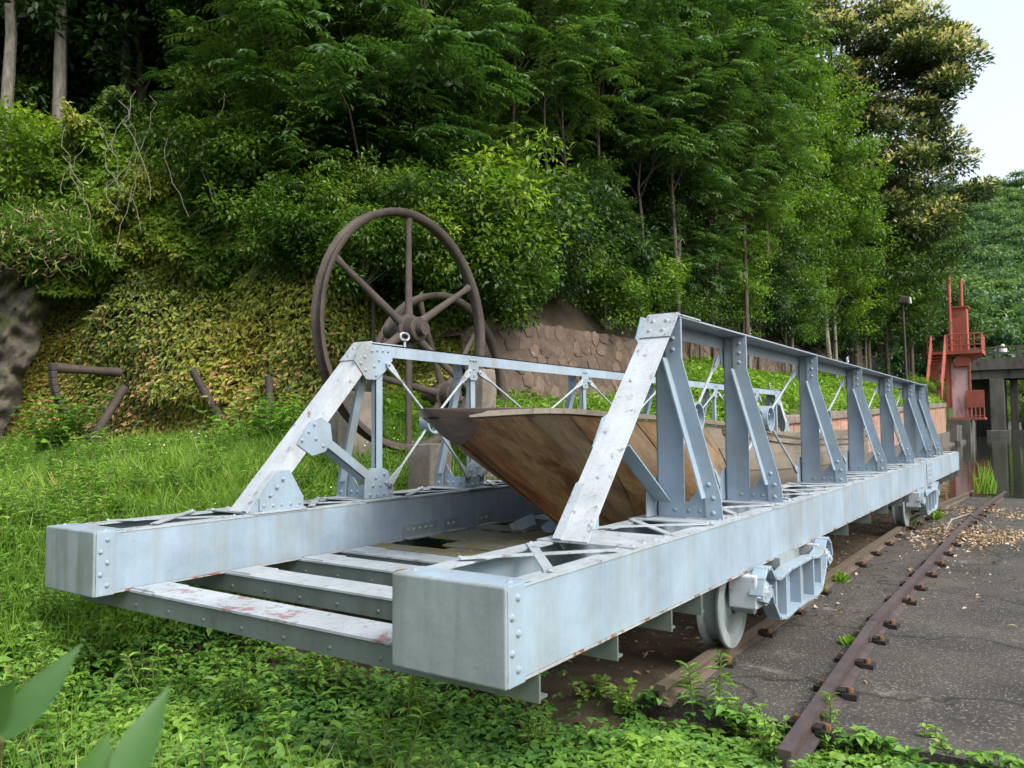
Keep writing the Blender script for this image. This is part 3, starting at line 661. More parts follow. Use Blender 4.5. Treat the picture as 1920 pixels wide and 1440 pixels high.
M['wood_b'] = wood('cedar_plank_pale', (0.22, 0.145, 0.075), (0.36, 0.25, 0.14), (0.12, 0.055, 0.022), (.55, 2.5, 3.2), 0.3, -.5)
M['wood_red'] = wood('reddish_stem', (0.15, 0.06, 0.024), (0.29, 0.135, 0.055), (0.06, 0.022, 0.01), (.55, 2.5, 3.2), 0.0, -.5)
M['wood_grey'] = wood('weathered_board', (0.15, 0.125, 0.09), (0.25, 0.215, 0.165), (0.11, 0.085, 0.06), (.35, 1, 4), 0.5)
M['wood_rail'] = wood('weathered_gunwale', (0.16, 0.135, 0.10), (0.30, 0.265, 0.21), (0.10, 0.085, 0.06), (6, 6, 6), 0.5)
M['bronze'] = simple('dark_copper_sheet', (0.050, 0.038, 0.034), (0.095, 0.068, 0.060), 5, 0.5, 0.25, 0.004, spec=0.5)
BG = np.array([(4.42, 3.70, 1.615), (4.95, 3.13, 1.655), (5.6, 2.92, 1.63), (6.5, 2.82, 1.60), (7.9, 2.77, 1.545), (10.3, 2.75, 1.40), (13.5, 2.77, 1.335), (16.0, 2.95, 1.36), (17.0, 3.2, 1.45)])
BC = np.array([(6.20, 3.715, .655), (6.75, 3.42, .645), (7.3, 3.14, .635), (7.9, 3.0, .63), (9.0, 2.94, .625), (10.8, 2.92, .625), (13.6, 2.94, .625), (15.8, 3.1, .66), (16.6, 3.3, .75)])
def crv(A, u):
    u = np.clip(u, 0, len(A) - 1); i = int(min(math.floor(u), len(A) - 2)); t = u - i
    p0, p1, p2, p3 = A[max(i - 1, 0)], A[i], A[i + 1], A[min(i + 2, len(A) - 1)]
    return .5 * (2 * p1 + (p2 - p0) * t + (2 * p0 - 5 * p1 + 4 * p2 - p3) * t * t + (3 * p1 - p0 - 3 * p2 + p3) * t ** 3)
YC = 3.72
boat = tag(empty('wooden_boat', (11, YC, .62)), 'long wooden flat-bottomed boat with a raked dark-capped bow resting inside the carriage', 'boat')
def strake(u0, u1, v0, v1, mir, mat, name='hull_plank', off=0.0, nu=6, nv=6):
    g = MB(); A = np.zeros((nu + 1, nv + 1, 3))
    for i in range(nu + 1):
        for j in range(nv + 1):
            u = u0 + (u1 - u0) * i / nu; v = v0 + (v1 - v0) * j / nv
            p = crv(BG, u) * (1 - v) + crv(BC, u) * v
            p = p + np.array([0, -.10 * math.sin(math.pi * v) * min(1, u), 0])
            A[i, j] = p
    nrm = unit(np.cross(np.gradient(A, axis=0), np.gradient(A, axis=1))); nrm *= np.where(nrm[..., 1:2] > 0, -1, 1)
    O = A + nrm * off; I = A - nrm * .03
    if mir:
        for Z in (O, I): Z[..., 1] = 2 * YC - Z[..., 1]
    n1, n2 = nu + 1, nv + 1; idx = np.arange(n1 * n2).reshape(n1, n2); N0 = n1 * n2
    fs = []
    for i in range(nu):
        for j in range(nv):
            q = (idx[i, j], idx[i + 1, j], idx[i + 1, j + 1], idx[i, j + 1]); fs += [q, tuple(N0 + k for k in q[::-1])]
    rim = list(idx[:, 0]) + list(idx[-1, 1:]) + list(idx[:-1, -1][::-1]) + list(idx[0, 1:-1][::-1])
    for a, b_ in zip(rim, rim[1:] + rim[:1]): fs.append((a, b_, N0 + b_, N0 + a))
    g.add(np.concatenate([O.reshape(-1, 3), I.reshape(-1, 3)]), [tuple(int(k) for k in q) for q in fs])
    o = g.build(name, mat, boat, smooth=True)
    return o
us = [0, .28, .82, 1.32, 1.85, 2.4, 3.0, 3.62]
for mir in (False, True):
    for k in range(len(us) - 1):
        strake(us[k] + .001, us[k + 1] - .001, 0, 1, mir, ('wood_red', 'wood_a', 'wood_b', 'wood_a', 'wood_b', 'wood_a', 'wood_b')[k], off=.016 if k == 0 else .009 * (k % 2), nu=3)
    for k in range(4):
        strake(3.625, 8, k / 4 + .001, (k + 1) / 4 - .001, mir, 'wood_grey', off=.008 * (k % 2), nu=20, nv=2)
    s = -1 if not mir else 1
    def gp(u, dz=0, dy=0):
        p = crv(BG, u); y = p[1] + dy
        return V3(p[0], 2 * YC - y if mir else y, p[2] + dz)
    gw = MB(); L = [gp(.35 + 7.65 * k / 44) for k in range(45)]
    for a, b_ in zip(L[:-1], L[1:]): gw.bar(a, b_ + (b_ - a) * .02, .075, .04, off=(0, .03))
    gw.build('gunwale', 'wood_rail', boat)
    gw = MB(); L = [gp(3.9 + 4.0 * k / 24, -.05, -.015) for k in range(25)]
    for a, b_ in zip(L[:-1], L[1:]): gw.bar(a, b_ + (b_ - a) * .02, .05, .05)
    gw.build('rubbing_strake', 'wood_rail', boat)
bt = MB(); ns = 24; L = [crv(BC, 8 * k / ns) for k in range(ns + 1)]
v = [(p[0], p[1] + .01, p[2] + d) for d in (-.02, .02) for p in L] + [(p[0], 2 * YC - p[1] - .01, p[2] + d) for d in (-.02, .02) for p in L]
n1 = ns + 1; fs = []
for i in range(ns): fs += [(i, i + 1, 2 * n1 + i + 1, 2 * n1 + i), (n1 + i, n1 + i + 1, 3 * n1 + i + 1, 3 * n1 + i)]
bt.add(v, fs); bt.build('bottom_board', 'wood_grey', boat)
a, b_ = crv(BG, 8), crv(BC, 8)
MB().plate([(a[0], a[1], a[2]), (a[0], 2 * YC - a[1], a[2]), (b_[0], 2 * YC - b_[1], b_[2]), (b_[0], b_[1], b_[2])], (1, 0, .2), .04).build('transom', 'wood_grey', boat)
for x, u in ((8.6, 4.35), (11.2, 5.3), (14, 6.2)):
    p = crv(BG, u); MB().box(p[0] - .12, p[0] + .12, p[1] + .03, 2 * YC - p[1] - .03, p[2] - .06, p[2] - .02).build('thwart', 'wood_grey', boat)
# dark sheathed prow: flat horn on top and a tapering plate down the stem
cp = MB()
def mirv(L): return L + [(x, 2 * YC - y, z) for x, y, z in L]
pts = mirv([(4.27, 3.71, 1.705), (4.86, 3.17, 1.712), (4.40, 3.66, 1.625), (4.90, 3.165, 1.64)])
cp.add(pts, [(0, 1, 5, 4), (0, 2, 3, 1), (4, 5, 7, 6), (0, 4, 6, 2), (2, 6, 7, 3), (1, 3, 7, 5)])
cp.build('prow_cap', 'bronze', boat, bevel=.006)
st = MB(); pts = mirv([(4.37, 3.67, 1.628), (4.62, 3.46, 1.632), (4.55, 3.665, 1.50), (4.66, 3.53, 1.53), (4.68, 3.69, 1.435)])
st.add(pts, [(0, 1, 3, 2), (5, 7, 8, 6), (2, 3, 4), (7, 9, 8), (0, 2, 7, 5), (2, 4, 9, 7), (0, 5, 6, 1), (1, 6, 8, 3), (3, 8, 9, 4)])
st.build('stem_plate', 'bronze', boat, bevel=.004)

# ------------------------------------------------------------------ rails with clips
RPROF = [(-.033, 0), (.033, 0), (.033, -.028), (.010, -.040), (.009, -.098), (.058, -.112), (.060, -.122), (-.060, -.122), (-.058, -.112), (-.009, -.098), (-.010, -.040), (-.033, -.028)]
def sweep_rail(path, name, mat, label, group=None):
    g = MB(); k = len(RPROF); base = 0
    for i, p in enumerate(path):
        d = Vector(path[min(i + 1, len(path) - 1)]) - Vector(path[max(i - 1, 0)]); s_ = V3(-d.y, d.x, 0).normalized()
        for a, z in RPROF: g.v.append(tuple(Vector(p) + s_ * a + V3(0, 0, z)))
    for i in range(len(path) - 1):
        for j in range(k): g.f.append((i * k + j, i * k + (j + 1) % k, (i + 1) * k + (j + 1) % k, (i + 1) * k + j))
    g.f.append(tuple(range(k))[::-1]); g.f.append(tuple((len(path) - 1) * k + j for j in range(k)))
    o = g.build(name, mat); return tag(o, label, 'rail', group)
rail1 = sweep_rail([(x, YR1, float(zr(x))) for x in np.linspace(4.5, 27, 60)], 'rail', 'rail_old', 'old rust-brown rail under the near wheels of the carriage')
rail4 = sweep_rail([(x, YR2, float(zr(x))) for x in np.linspace(4.1, 24, 40)], 'rail', 'rail_old', 'old rust-brown rail under the far wheels of the carriage, mostly hidden')
rail2 = sweep_rail([(3.95, 1.142, -.004), (6.905, 1.262, 0)], 'rail', 'rail', 'loose end length of dark brown rail at the edge of the slab')
rail3 = sweep_rail([(6.915, 1.263, 0.001)] + [(x, 1.25, float(zr(x))) for x in np.linspace(9, 30, 40)], 'rail', 'rail', 'dark brown rail of the empty track running down into the canal')
cl = MB(); cl.box(-.05, .05, .0, .085, -.02, .022); cl.box(-.04, .04, -.03, .02, .02, .035); CLM = cl.mesh('rail_clip'); CLM.materials.append(simple('black_iron', (0.012, 0.011, 0.011), (0.03, 0.026, 0.024), 20, 0.8))
cl = MB(); cl.lathe([(0, .052), (.018, .052), (.021, .04), (.021, .018)], (0, .042, 0), 'Z', 8); CBM = cl.mesh('clip_bolt'); CBM.materials.append(simple('orange_rust', (0.07, 0.035, 0.018), (0.20, 0.10, 0.045), 30, 0.9))
def clip(rail, x, y, z, s):
    o = link('rail_clip', CLM, None, rail); o.location = (x, y - s * .045, z - .105); o.rotation_euler = (0, 0, (math.pi if s > 0 else 0) + rnd.uniform(-.15, .15))
    b2 = link('clip_bolt', CBM, None); b2.parent = o
for k in range(4):
    for s in (1, -1): clip(rail2, 4.55 + k * .70 + (.05 if s < 0 else 0), 1.165 + k * .028, 0, s)
for k in range(17):
    x = 7.35 + k * .82 + rnd.uniform(-.05, .05)
    for s in (1, -1):
        if rnd.random() < .72: clip(rail3, x + rnd.uniform(-.1, .1), 1.258, float(zr(x)), s)
for k in range(14):
    x = 5.4 + k * .95 + rnd.uniform(-.08, .08); clip(rail1, x, YR1, float(zr(x)), 1)
fpl = MB(); fpl.bar((6.55, 1.235, -.066), (7.28, 1.2495, -.066), .022, .05, (0, 0, 1)); fpl.build('fish_plate', 'rail', rail3)

# ------------------------------------------------------------------ great iron pulley wheels on concrete posts
def pulley(name, c, R, label, rot=0.0, tiltx=0.0):
    root = tag(empty(name, c), label, 'wheel', 'cast iron pulley wheels of the old incline')
    r = MB(); r.lathe([(R - .095, -.035), (R - .08, -.06), (R - .025, -.085), (R, -.08), (R - .005, -.06), (R - .045, -.03), (R - .045, .03), (R - .005, .06), (R, .08), (R - .025, .085), (R - .08, .06), (R - .095, .035)], c, 'Y', 80, True)
    r.build('rim', 'iron', root, smooth=True)
    h = MB(); h.lathe([(0, -.30), (.085, -.30), (.09, -.28), (.09, -.2), (.15, -.2), (.165, -.185), (.175, -.05), (.22, -.03), (.22, .03), (.175, .05), (.165, .2), (.09, .21), (.085, .4), (0, .4)], c, 'Y', 32)
    h.build('hub', 'iron', root, smooth=True)
    for k in range(6):
        t = math.pi / 2 + rot + k * math.pi / 3; d = V3(math.cos(t), 0, math.sin(t)); p = Vector(c) + d * .16; q = Vector(c) + d * (R - .09); s = d.cross(V3(0, 1, 0))
        sp = MB(); n = 12; rings = []
        for (e, a, b2) in ((p, .075, .05), (p + d * .2, .058, .04), (q - d * .16, .044, .032), (q, .065, .045)):
            rings.append([e + s * (a * math.cos(2 * math.pi * i / n)) + V3(0, b2 * math.sin(2 * math.pi * i / n), 0) for i in range(n)])
        for ri in rings: sp.v += [tuple(x) for x in ri]
        for i in range(3):
            for j in range(n): sp.f.append((i * n + j, i * n + (j + 1) % n, (i + 1) * n + (j + 1) % n, (i + 1) * n + j))
        sp.build('spoke', 'iron', root, smooth=True)
    if tiltx: root.rotation_euler = (tiltx, 0, 0)
    return root
W1 = tuple((at(763, 393, 10.6) + at(763, 845, 10.6)) / 2)
W1 = (7.88, 7.12, 2.875)
pulley('pulley_wheel', W1, 1.62, 'great six-spoked rusty iron pulley wheel standing tall on the bank behind the carriage')
W2 = tuple(float(q) for q in at(832, 740, 12.5)); pulley('pulley_wheel', W2, 1.62, 'second rusty iron pulley wheel half hidden behind the tall one against the stone wall', .38)
W3 = Vector(at(250, 700, 14.5)); RB = 1.42
bw = tag(empty('broken_wheel', tuple(W3)), 'broken quarter of a rusty iron pulley wheel sticking out of the ivy slope', 'wheel')
arc = []
for k in range(19):
    t = math.radians(176 + 92 * k / 18); arc.append(W3 + V3(math.cos(t) * RB, 0, math.sin(t) * RB))
q = MB()
for a, b2 in zip(arc[:-1], arc[1:]): q.bar(a, b2 + (b2 - a) * .04, .15, .10, (a + b2) / 2 - W3)
q.build('rim', 'iron', bw, bevel=.02)
for t, L0 in ((179, .25), (239, .3)):
    d = V3(math.cos(math.radians(t)), 0, math.sin(math.radians(t))); q = MB(); q.tube([W3 + d * L0, W3 + d * .8, W3 + d * (RB - .03)], [.085, .07, .09], 12); q.build('spoke', 'iron', bw, smooth=True)
for k, (px, py, dep, lean) in enumerate(((400, 762, 13.6, -.45), (508, 785, 13.0, .12))):
    c_ = Vector(at(px, py, dep)); d = V3(math.sin(lean), .25, math.cos(lean))
    q = MB(); q.tube([c_ - d * .75, c_ - d * .2, c_ + d * .3, c_ + d * .7], [.085, .08, .072, .065], 10)
    tag(q.build('iron_stub', 'iron', smooth=True), ('slanting' if k == 0 else 'upright') + ' rusty iron bar sticking out of the ivy slope foot', 'iron bar')
def pillar(x, y, z0, z1, wx, wy, label, lean=0.0):
    q = MB(); n = 7; vs = []
    for i in range(n):
        z = z0 + (z1 - z0) * i / (n - 1); k = 1 - .10 * i / (n - 1)
        for a, b2 in ((-1, -1), (1, -1), (1, 1), (-1, 1)): vs.append((x + a * wx / 2 * k + lean * (z - z0) + rnd.uniform(-.012, .012), y + b2 * wy / 2 * k + rnd.uniform(-.012, .012), z))
    q.add(vs, [(i * 4 + j, i * 4 + (j + 1) % 4, (i + 1) * 4 + (j + 1) % 4, (i + 1) * 4 + j) for i in range(n - 1) for j in range(4)] + [(0, 3, 2, 1), ((n - 1) * 4, (n - 1) * 4 + 1, (n - 1) * 4 + 2, (n - 1) * 4 + 3)])
    tag(q.build('concrete_post', 'conc', bevel=.02), label, 'post', 'concrete posts that hold the pulley wheel')
def pil(px, dep, ytop, ybot, w, label):
    a = at(px, ytop, dep); b2 = at(px, ybot, dep); pillar(a[0], a[1], float(b2[2]) - .5, float(a[2]), w, w * .9, label)
pil(668, 10.55, 735, 880, .40, 'brown concrete post at the left foot of the tall pulley wheel')
pil(902, 10.9, 693, 850, .34, 'tall brown concrete post on the right of the tall pulley wheel')
pil(806, 9.4, 832, 900, .42, 'short squat concrete block below the tall pulley wheel hub')
pil(633, 11.0, 742, 880, .26, 'narrow dark concrete post behind the left rim of the tall wheel')
# ------------------------------------------------------------------ stone wall: jittered hexagonal stones over a mortar core
wall_root = tag(empty('stone_wall', (24, 9, 1.8)), 'long brown rubble stone retaining wall at the foot of the wooded hill', 'wall')
WB = np.array([(10.6, 8.15, 1.55), (11.3, 8.10, 1.60), (18.3, 8.67, 2.05), (28, 9.3, 2.7), (39, 10.08, 3.5), (60, 10.6, 4.2)])
WT = np.array([3.15, 3.55, 3.80, 4.55, 5.25, 5.75])
wl = np.concatenate([[0], np.cumsum(np.linalg.norm(np.diff(WB[:, :2], axis=0), axis=1))])
def wp(s, h, off=0.0):                                     # along, 0..1 height
    b = np.array([np.interp(s, wl, WB[:, i]) for i in range(3)]); zt = np.interp(s, wl, WT)
    return np.array([b[0] - off * .06, b[1] + .22 * h - off, b[2] + (zt - b[2]) * h])
core = MB(); n = 90; ss = np.linspace(0, wl[-1], n)
vs = [tuple(wp(s, h)) for s in ss for h in (-.12, 1.0)] + [tuple(wp(s, 1.0) + np.array([0, .5, 0])) for s in ss]
core.add(vs, [(2 * i, 2 * i + 2, 2 * i + 3, 2 * i + 1) for i in range(n - 1)] + [(2 * i + 1, 2 * i + 3, 2 * n + i + 1, 2 * n + i) for i in range(n - 1)])
M['mortar'] = simple('wall_mortar', (0.062, 0.045, 0.035), (0.125, 0.094, 0.072), 4, 0.95, 0.6, 0.02)
M['stone'] = simple('rubble_stone', (0.075, 0.054, 0.042), (0.165, 0.125, 0.098), 2.2, 0.9, 0.8, 0.03, c3=(0.24, 0.20, 0.165), t3=(.60, .70))
nt = M['stone'].node_tree; b = nt.nodes['Principled BSDF']; src = b.inputs['Base Color'].links[0].from_socket; oi = nt.nodes.new('ShaderNodeObjectInfo')
setc(nt, b, mix(nt, 1.0, src, ramp(nt, oi.outputs['Random'], [(0.0, (0.75, 0.75, 0.76)), (0.6, (1.0, 1.0, 1.0)), (1.0, (1.3, 1.25, 1.2))]), 'MULTIPLY'))
core.build('mortar_core', 'mortar', wall_root)
STN = []
sz = .50; rows = 6
for col in range(int(44 / (sz * .88))):
    for r in range(rows):
        s0 = (col + .5 * (r % 2)) * sz * .95; h0 = (r + .5) / rows; Hh = float(np.interp(s0, wl, WT) - np.interp(s0, wl, WB[:, 2]))
        if s0 > wl[-1] - 1: continue
        g2 = random.Random(col * 97 + r)
        if g2.random() < .06: continue
        k = g2.choice((5, 6, 7)); poly = []; d_ = g2.uniform(.004, .03)
        s0 += g2.uniform(-.07, .07); h0 += g2.uniform(-.05, .05); rx, rz = sz * g2.uniform(.36, .62), Hh / rows * g2.uniform(.42, .68)
        for j in range(k):
            t = 2 * math.pi * (j + .3 + g2.uniform(-.35, .35)) / k; rr = g2.uniform(.75, 1.15)
            poly.append((s0 + rx * rr * math.cos(t), h0 + rz * rr * math.sin(t) / Hh))
        q = MB(); ring = [[wp(a, min(b2, 1.02), -.02 if e == 0 else (d_ * .7 if e == 1 else d_)) if e < 2 else wp(s0 + (a - s0) * .72, min(h0 + (b2 - h0) * .72, 1), d_) for a, b2 in poly] for e in range(3)]
        for ri in ring: q.v += [tuple(x) for x in ri]
        for e in range(2):
            for j in range(k): q.f.append((e * k + j, e * k + (j + 1) % k, (e + 1) * k + (j + 1) % k, (e + 1) * k + j))
        q.f.append(tuple(2 * k + j for j in range(k)))
        STN.append((s0, q))
STN.sort(key=lambda t: t[0])
for s0, q in STN[:300]: q.build('stone', 'stone', wall_root)
rest = MB()
for s0, q in STN[300:]: rest.add(q.v, q.f)
if rest.v: tag(rest.build('distant_stones', 'stone', wall_root), kind='stuff')

# ------------------------------------------------------------------ brick quay wall
m, nt, b = newmat('sooty_brick', 0.85, 0.2); tc = nt.nodes.new('ShaderNodeTexCoord'); mp = nt.nodes.new('ShaderNodeMapping'); mp.inputs['Rotation'].default_value = (math.pi / 2, 0, 0)
nt.links.new(tc.outputs['Object'], mp.inputs[0]); br = nt.nodes.new('ShaderNodeTexBrick'); nt.links.new(mp.outputs[0], br.inputs[0])
br.inputs['Scale'].default_value = 1.0; br.inputs['Brick Width'].default_value = .24; br.inputs['Row Height'].default_value = .075; br.inputs['Mortar Size'].default_value = .008
br.inputs['Color1'].default_value = (.36, .16, .105, 1); br.inputs['Color2'].default_value = (.45, .25, .17, 1); br.inputs['Mortar'].default_value = (.30, .26, .21, 1)
co = coords(nt, (2.2, 1, .5)); s = ramp(nt, noise(nt, co, 2.0, 7, 0.7), [(0.42, 0.0), (0.62, 0.85)])
setc(nt, b, mix(nt, s, br.outputs[0], (0.10, 0.085, 0.07))); M['brick'] = m
qw = tag(empty('brick_quay_wall', (40, 5.8, .4)), 'sooty red brick quay wall with stone coping above a concrete footing in the canal', 'wall')
QX = np.linspace(19.9, 57.2, 60)
def qtop(x): return 1.80 + (x - 20.5) * .0285
q = MB()
for a, b2 in zip(QX[:-1], QX[1:]): q.add([(a, 5.8, .32 + .02 * (a - 23)), (b2, 5.8, .32 + .02 * (b2 - 23)), (b2, 5.8, qtop(b2) - .24), (a, 5.8, qtop(a) - .24)], [(0, 1, 2, 3)])
q.add([(57.2, 5.8, 1.0), (57.2, 9, 1.0), (57.2, 9, 2.7), (57.2, 5.8, 2.65)], [(0, 1, 2, 3)]); q.add([(19.9, 5.8, -.4), (19.9, 7, -.4), (19.9, 7, 1.7), (19.9, 5.8, 1.55)], [(0, 3, 2, 1)])
q.build('brick_face', 'brick', qw)
ft = MB(); ft.add([(19.9, 5.62, -1.6), (57.4, 5.62, -1.6), (57.4, 5.62, .34 + .02 * 34), (19.9, 5.62, .34 - .06), (19.9, 5.9, -1.6), (57.4, 5.9, -1.6), (57.4, 5.9, 1.02), (19.9, 5.9, .28)], [(0, 1, 2, 3), (3, 2, 6, 7), (1, 5, 6, 2), (0, 3, 7, 4)])
ft.build('concrete_footing', 'conc_grey', qw)
ft = MB(); ft.add([(19.9, 5.3, -1.6), (57.4, 5.3, -1.6), (57.4, 5.3, .33), (19.9, 5.3, -.42), (19.9, 5.63, -1.6), (57.4, 5.63, -1.6), (57.4, 5.63, .36), (19.9, 5.63, -.39)], [(0, 1, 2, 3), (3, 2, 6, 7), (1, 5, 6, 2), (0, 3, 7, 4)])
ft.build('footing_ledge', 'conc_grey', qw)
x = 19.9
while x < 57:
    w_ = rnd.uniform(.75, 1.1); xe = min(x + w_, 57.25)
    q = MB(); z0, z1 = qtop(x) - .24, qtop(xe) - .24; t_ = rnd.uniform(.21, .27)
    q.add([(x + .012, 5.72, z0), (xe - .012, 5.72, z1), (xe - .012, 6.15, z1), (x + .012, 6.15, z0), (x + .012, 5.72, z0 + t_), (xe - .012, 5.72, z1 + t_), (xe - .012, 6.15, z1 + t_), (x + .012, 6.15, z0 + t_)], [(0, 1, 5, 4), (1, 2, 6, 5), (2, 3, 7, 6), (3, 0, 4, 7), (4, 5, 6, 7), (0, 3, 2, 1)])
    q.build('coping_stone', 'conc', qw, bevel=.03); x = xe

# ------------------------------------------------------------------ sluice gate tower
gt = tag(empty('sluice_gate_tower', (62, 5.3, .5)), 'red-painted sluice gate tower with stairs, railed deck and faded pink gate at the canal bank', 'gate tower')
def gbar(L, r=.04, name='railing', mat='red', par=None, n=6):
    q = MB()
    for a, b2 in L: q.tube([a, b2], r, n)
    return q.build(name, mat, par or gt)
DX0, DX1, DY0, DY1, DZ = 60.6, 63.4, 3.85, 7.15, 6.45
MB().box(DX0, DX1, DY0, DY1, DZ - .22, DZ).build('deck', 'red', gt)
und = MB(); und.add([(60.7, 3.95, DZ - .23), (63.2, 3.95, DZ - .23), (63.2, 5.2, DZ - .23), (60.7, 5.2, DZ - .23), (61.2, 4.9, DZ - .75), (63.0, 4.9, DZ - .75), (63.0, 5.2, DZ - .75), (61.2, 5.2, DZ - .75)], [(0, 1, 2, 3), (4, 5, 6, 7), (0, 4, 5, 1), (1, 5, 6, 2), (2, 6, 7, 3), (3, 7, 4, 0)]); und.build('deck_bracket', 'red', gt)
for y in np.linspace(DY0 + .05, DY1 - .05, 9):
    if not (5.9 < y < 6.9): gbar([((DX0 + .05), y, DZ) and ((DX0 + .05, y, DZ), (DX0 + .05, y, DZ + 1.12))], .04, 'railing_post')
for x in np.linspace(DX0 + .05, DX1 - .05, 6)[1:]:
    gbar([((x, DY0 + .05, DZ), (x, DY0 + .05, DZ + 1.12))], .04, 'railing_post')
for z in (.38, .75, 1.12):
    gbar([((DX0 + .05, DY0 + .05, DZ + z), (DX0 + .05, 5.85, DZ + z)), ((DX0 + .05, 6.9, DZ + z), (DX0 + .05, DY1 - .05, DZ + z)), ((DX0 + .05, DY0 + .05, DZ + z), (DX1, DY0 + .05, DZ + z)), ((DX0 + .05, DY1 - .05, DZ + z), (DX1, DY1 - .05, DZ + z))], .04, 'hand_rail')
MB().box(61.3, 62.5, 4.72, 5.68, DZ, DZ + 3.0).build('motor_housing', 'red', gt, bevel=.02)
MB().box(61.2, 62.6, 4.62, 5.78, DZ + 3.0, DZ + 3.09).build('housing_cap', 'red', gt)
gbar([((61.25, 5.74, DZ), (61.25, 5.74, DZ + 5.3))], .13, 'spindle_tube', n=14); gbar([((62.1, 5.08, DZ + 3.05), (62.1, 5.08, DZ + 5.05))], .12, 'spindle_tube', n=14)
for y0, y1 in ((5.82, 6.12), (6.62, 7.0)):
    MB().box(61.2, 61.5, y0, y1, 2.6, DZ - .22).build('column', 'red', gt)
for z in (3.1, 4.1, 5.1, 5.95): MB().box(61.25, 61.45, 6.121, 6.619, z - .17, z + .17).build('tie_panel', 'red', gt)
MB().box(61.6, 63.2, 6.6, 6.95, 2.6, DZ - .22).build('rear_column', 'red', gt)
MB().box(61.3, 61.42, 4.78, 5.76, 1.95, 5.72).build('gate_leaf', 'pink', gt)
for y in (5.83, 4.68): MB().box(61.2, 61.5, y - .055, y + .055, 1.95 if y < 5 else 2.6, DZ - .22).build('guide_rail', 'red', gt)
MB().box(60.9, 61.4, 4.62, 5.5, 5.42, 6.0).build('gear_box', 'red', gt)
MB().box(60.9, 62.4, 3.85, 5.9, 1.80, 1.95).build('lower_deck', 'red', gt)
for k in range(11): MB().box(60.92 + .004 * (k % 2), 60.97, 3.86 + k * .096, 3.86 + k * .096 + .094, 2.62, 3.72).build('guard_slat', 'red', gt)
for y in np.linspace(3.9, 4.9, 5): gbar([((60.95, y, 1.95), (60.95, y, 2.62))], .035, 'railing_post')
gbar([((60.95, 3.88, 2.62), (60.95, 4.92, 2.62)), ((60.95, 3.88, 3.74), (60.95, 4.92, 3.74)), ((60.95, 3.88, 2.05), (60.95, 4.92, 2.05))], .03, 'hand_rail')
# stairs down towards the bank
for y in (6.0, 6.85):
    MB().bar((60.6, y, DZ - .1), (57.3, y, 3.15), .06, .30).build('stair_stringer', 'red', gt)
    gbar([((60.65, y, DZ + 1.1), (57.3, y, 4.15)), ((60.65, y, DZ + .55), (57.3, y, 3.65)), ((57.3, y, 3.15), (57.3, y, 4.15)), ((58.95, y, 4.75), (58.95, y, 5.72)), ((60.6, y, DZ), (60.6, y, DZ + 1.12))], .05, 'stair_rail')
for k in range(14):
    f = (k + .5) / 14; MB().box(60.6 - 3.3 * f - .12, 60.6 - 3.3 * f + .12, 6.03, 6.82, DZ - .1 - 3.2 * f, DZ - .06 - 3.2 * f).build('stair_tread', 'red', gt)
pr = MB(); pr.box(60.6, 63.6, 4.72, 6.9, -1.5, 1.80); pr.build('concrete_pier', 'conc_grey', gt)
pr = MB(); pr.box(57.3, 60.6, 5.2, 6.6, -1.5, 1.45); pr.box(57.0, 64, 5.0, 5.25, -1.5, .46); pr.build('quay_corner', 'conc_grey', gt)

# ------------------------------------------------------------------ bridge over the canal
bd = tag(empty('concrete_bridge', (75, -5, .5)), 'dark old concrete beam bridge on square piers crossing the canal', 'bridge')
BX0, BX1 = 71.0, 75.0
def bz(px, py, x=72.0):
    d = RM @ np.array([px - CX, py - CY, FPX]); return float((CAM + d * (x / d[0]))[2])
bz_top, bz_bot = bz(1880, 672), bz(1880, 702)
MB().box(BX0, BX1, -30, 6.5, bz_bot + .35, bz_top).build('deck_slab', 'conc_grey', bd)
for x in (BX0 + .3, BX0 + 1.9, BX1 - .7): MB().box(x, x + .4, -30, 6.5, bz_bot - .35, bz_bot + .349).build('girder', 'conc_grey', bd)
for y in np.arange(-29, 6.5, 1.35):
    MB().box(BX0 + .02, BX0 + .25, y, y + .22, bz_top, bz_top + .72).build('parapet_post', 'conc_grey', bd)
for z in (.28, .72): MB().box(BX0 + .03, BX0 + .24, -30, 6.5, bz_top + z, bz_top + z + .16).build('parapet_rail', 'conc_grey', bd)
def byx(px, x=BX0):
    d = RM @ np.array([px - CX, 760 - CY, FPX]); return float((CAM + d * (x / d[0]))[1])
for pa, pb_, dx in ((1856, 1884, 0.0), (1893, 1906, 1.2), (1962, 1985, 0), (2080, 2110, 0)):
    y0, y1 = sorted((byx(pa), byx(pb_)))
    MB().box(BX0 + .2 + dx, BX1 - .2, y0, y1, -2, bz_bot - .35).build('pier', 'conc_grey', bd, bevel=.06)
    MB().box(BX0 - .2 + dx, BX1 + .3, y0 - .3, y1 + .3, -2, 1.0).build('pier_foot', 'conc_grey', bd, bevel=.06)
MB().box(BX0 + 2.4, BX1, byx(1856), 7.0, -2, bz_bot - .36).build('abutment_wall', 'conc_grey', bd)
MB().box(64.0, BX0 + 2.3, 5.2, 7.0, -2, 1.7).build('quay_base', 'conc_grey', bd)
pb = at(1880, 652, 65); q = MB(); q.lathe([(0, .32), (.09, .30), (.16, .2), (.16, .05), (.28, 0), (.3, -.15), (.3, -.5)], tuple(pb), 'Z', 14); q.build('lamp_globe', 'lampcap', bd, smooth=True)
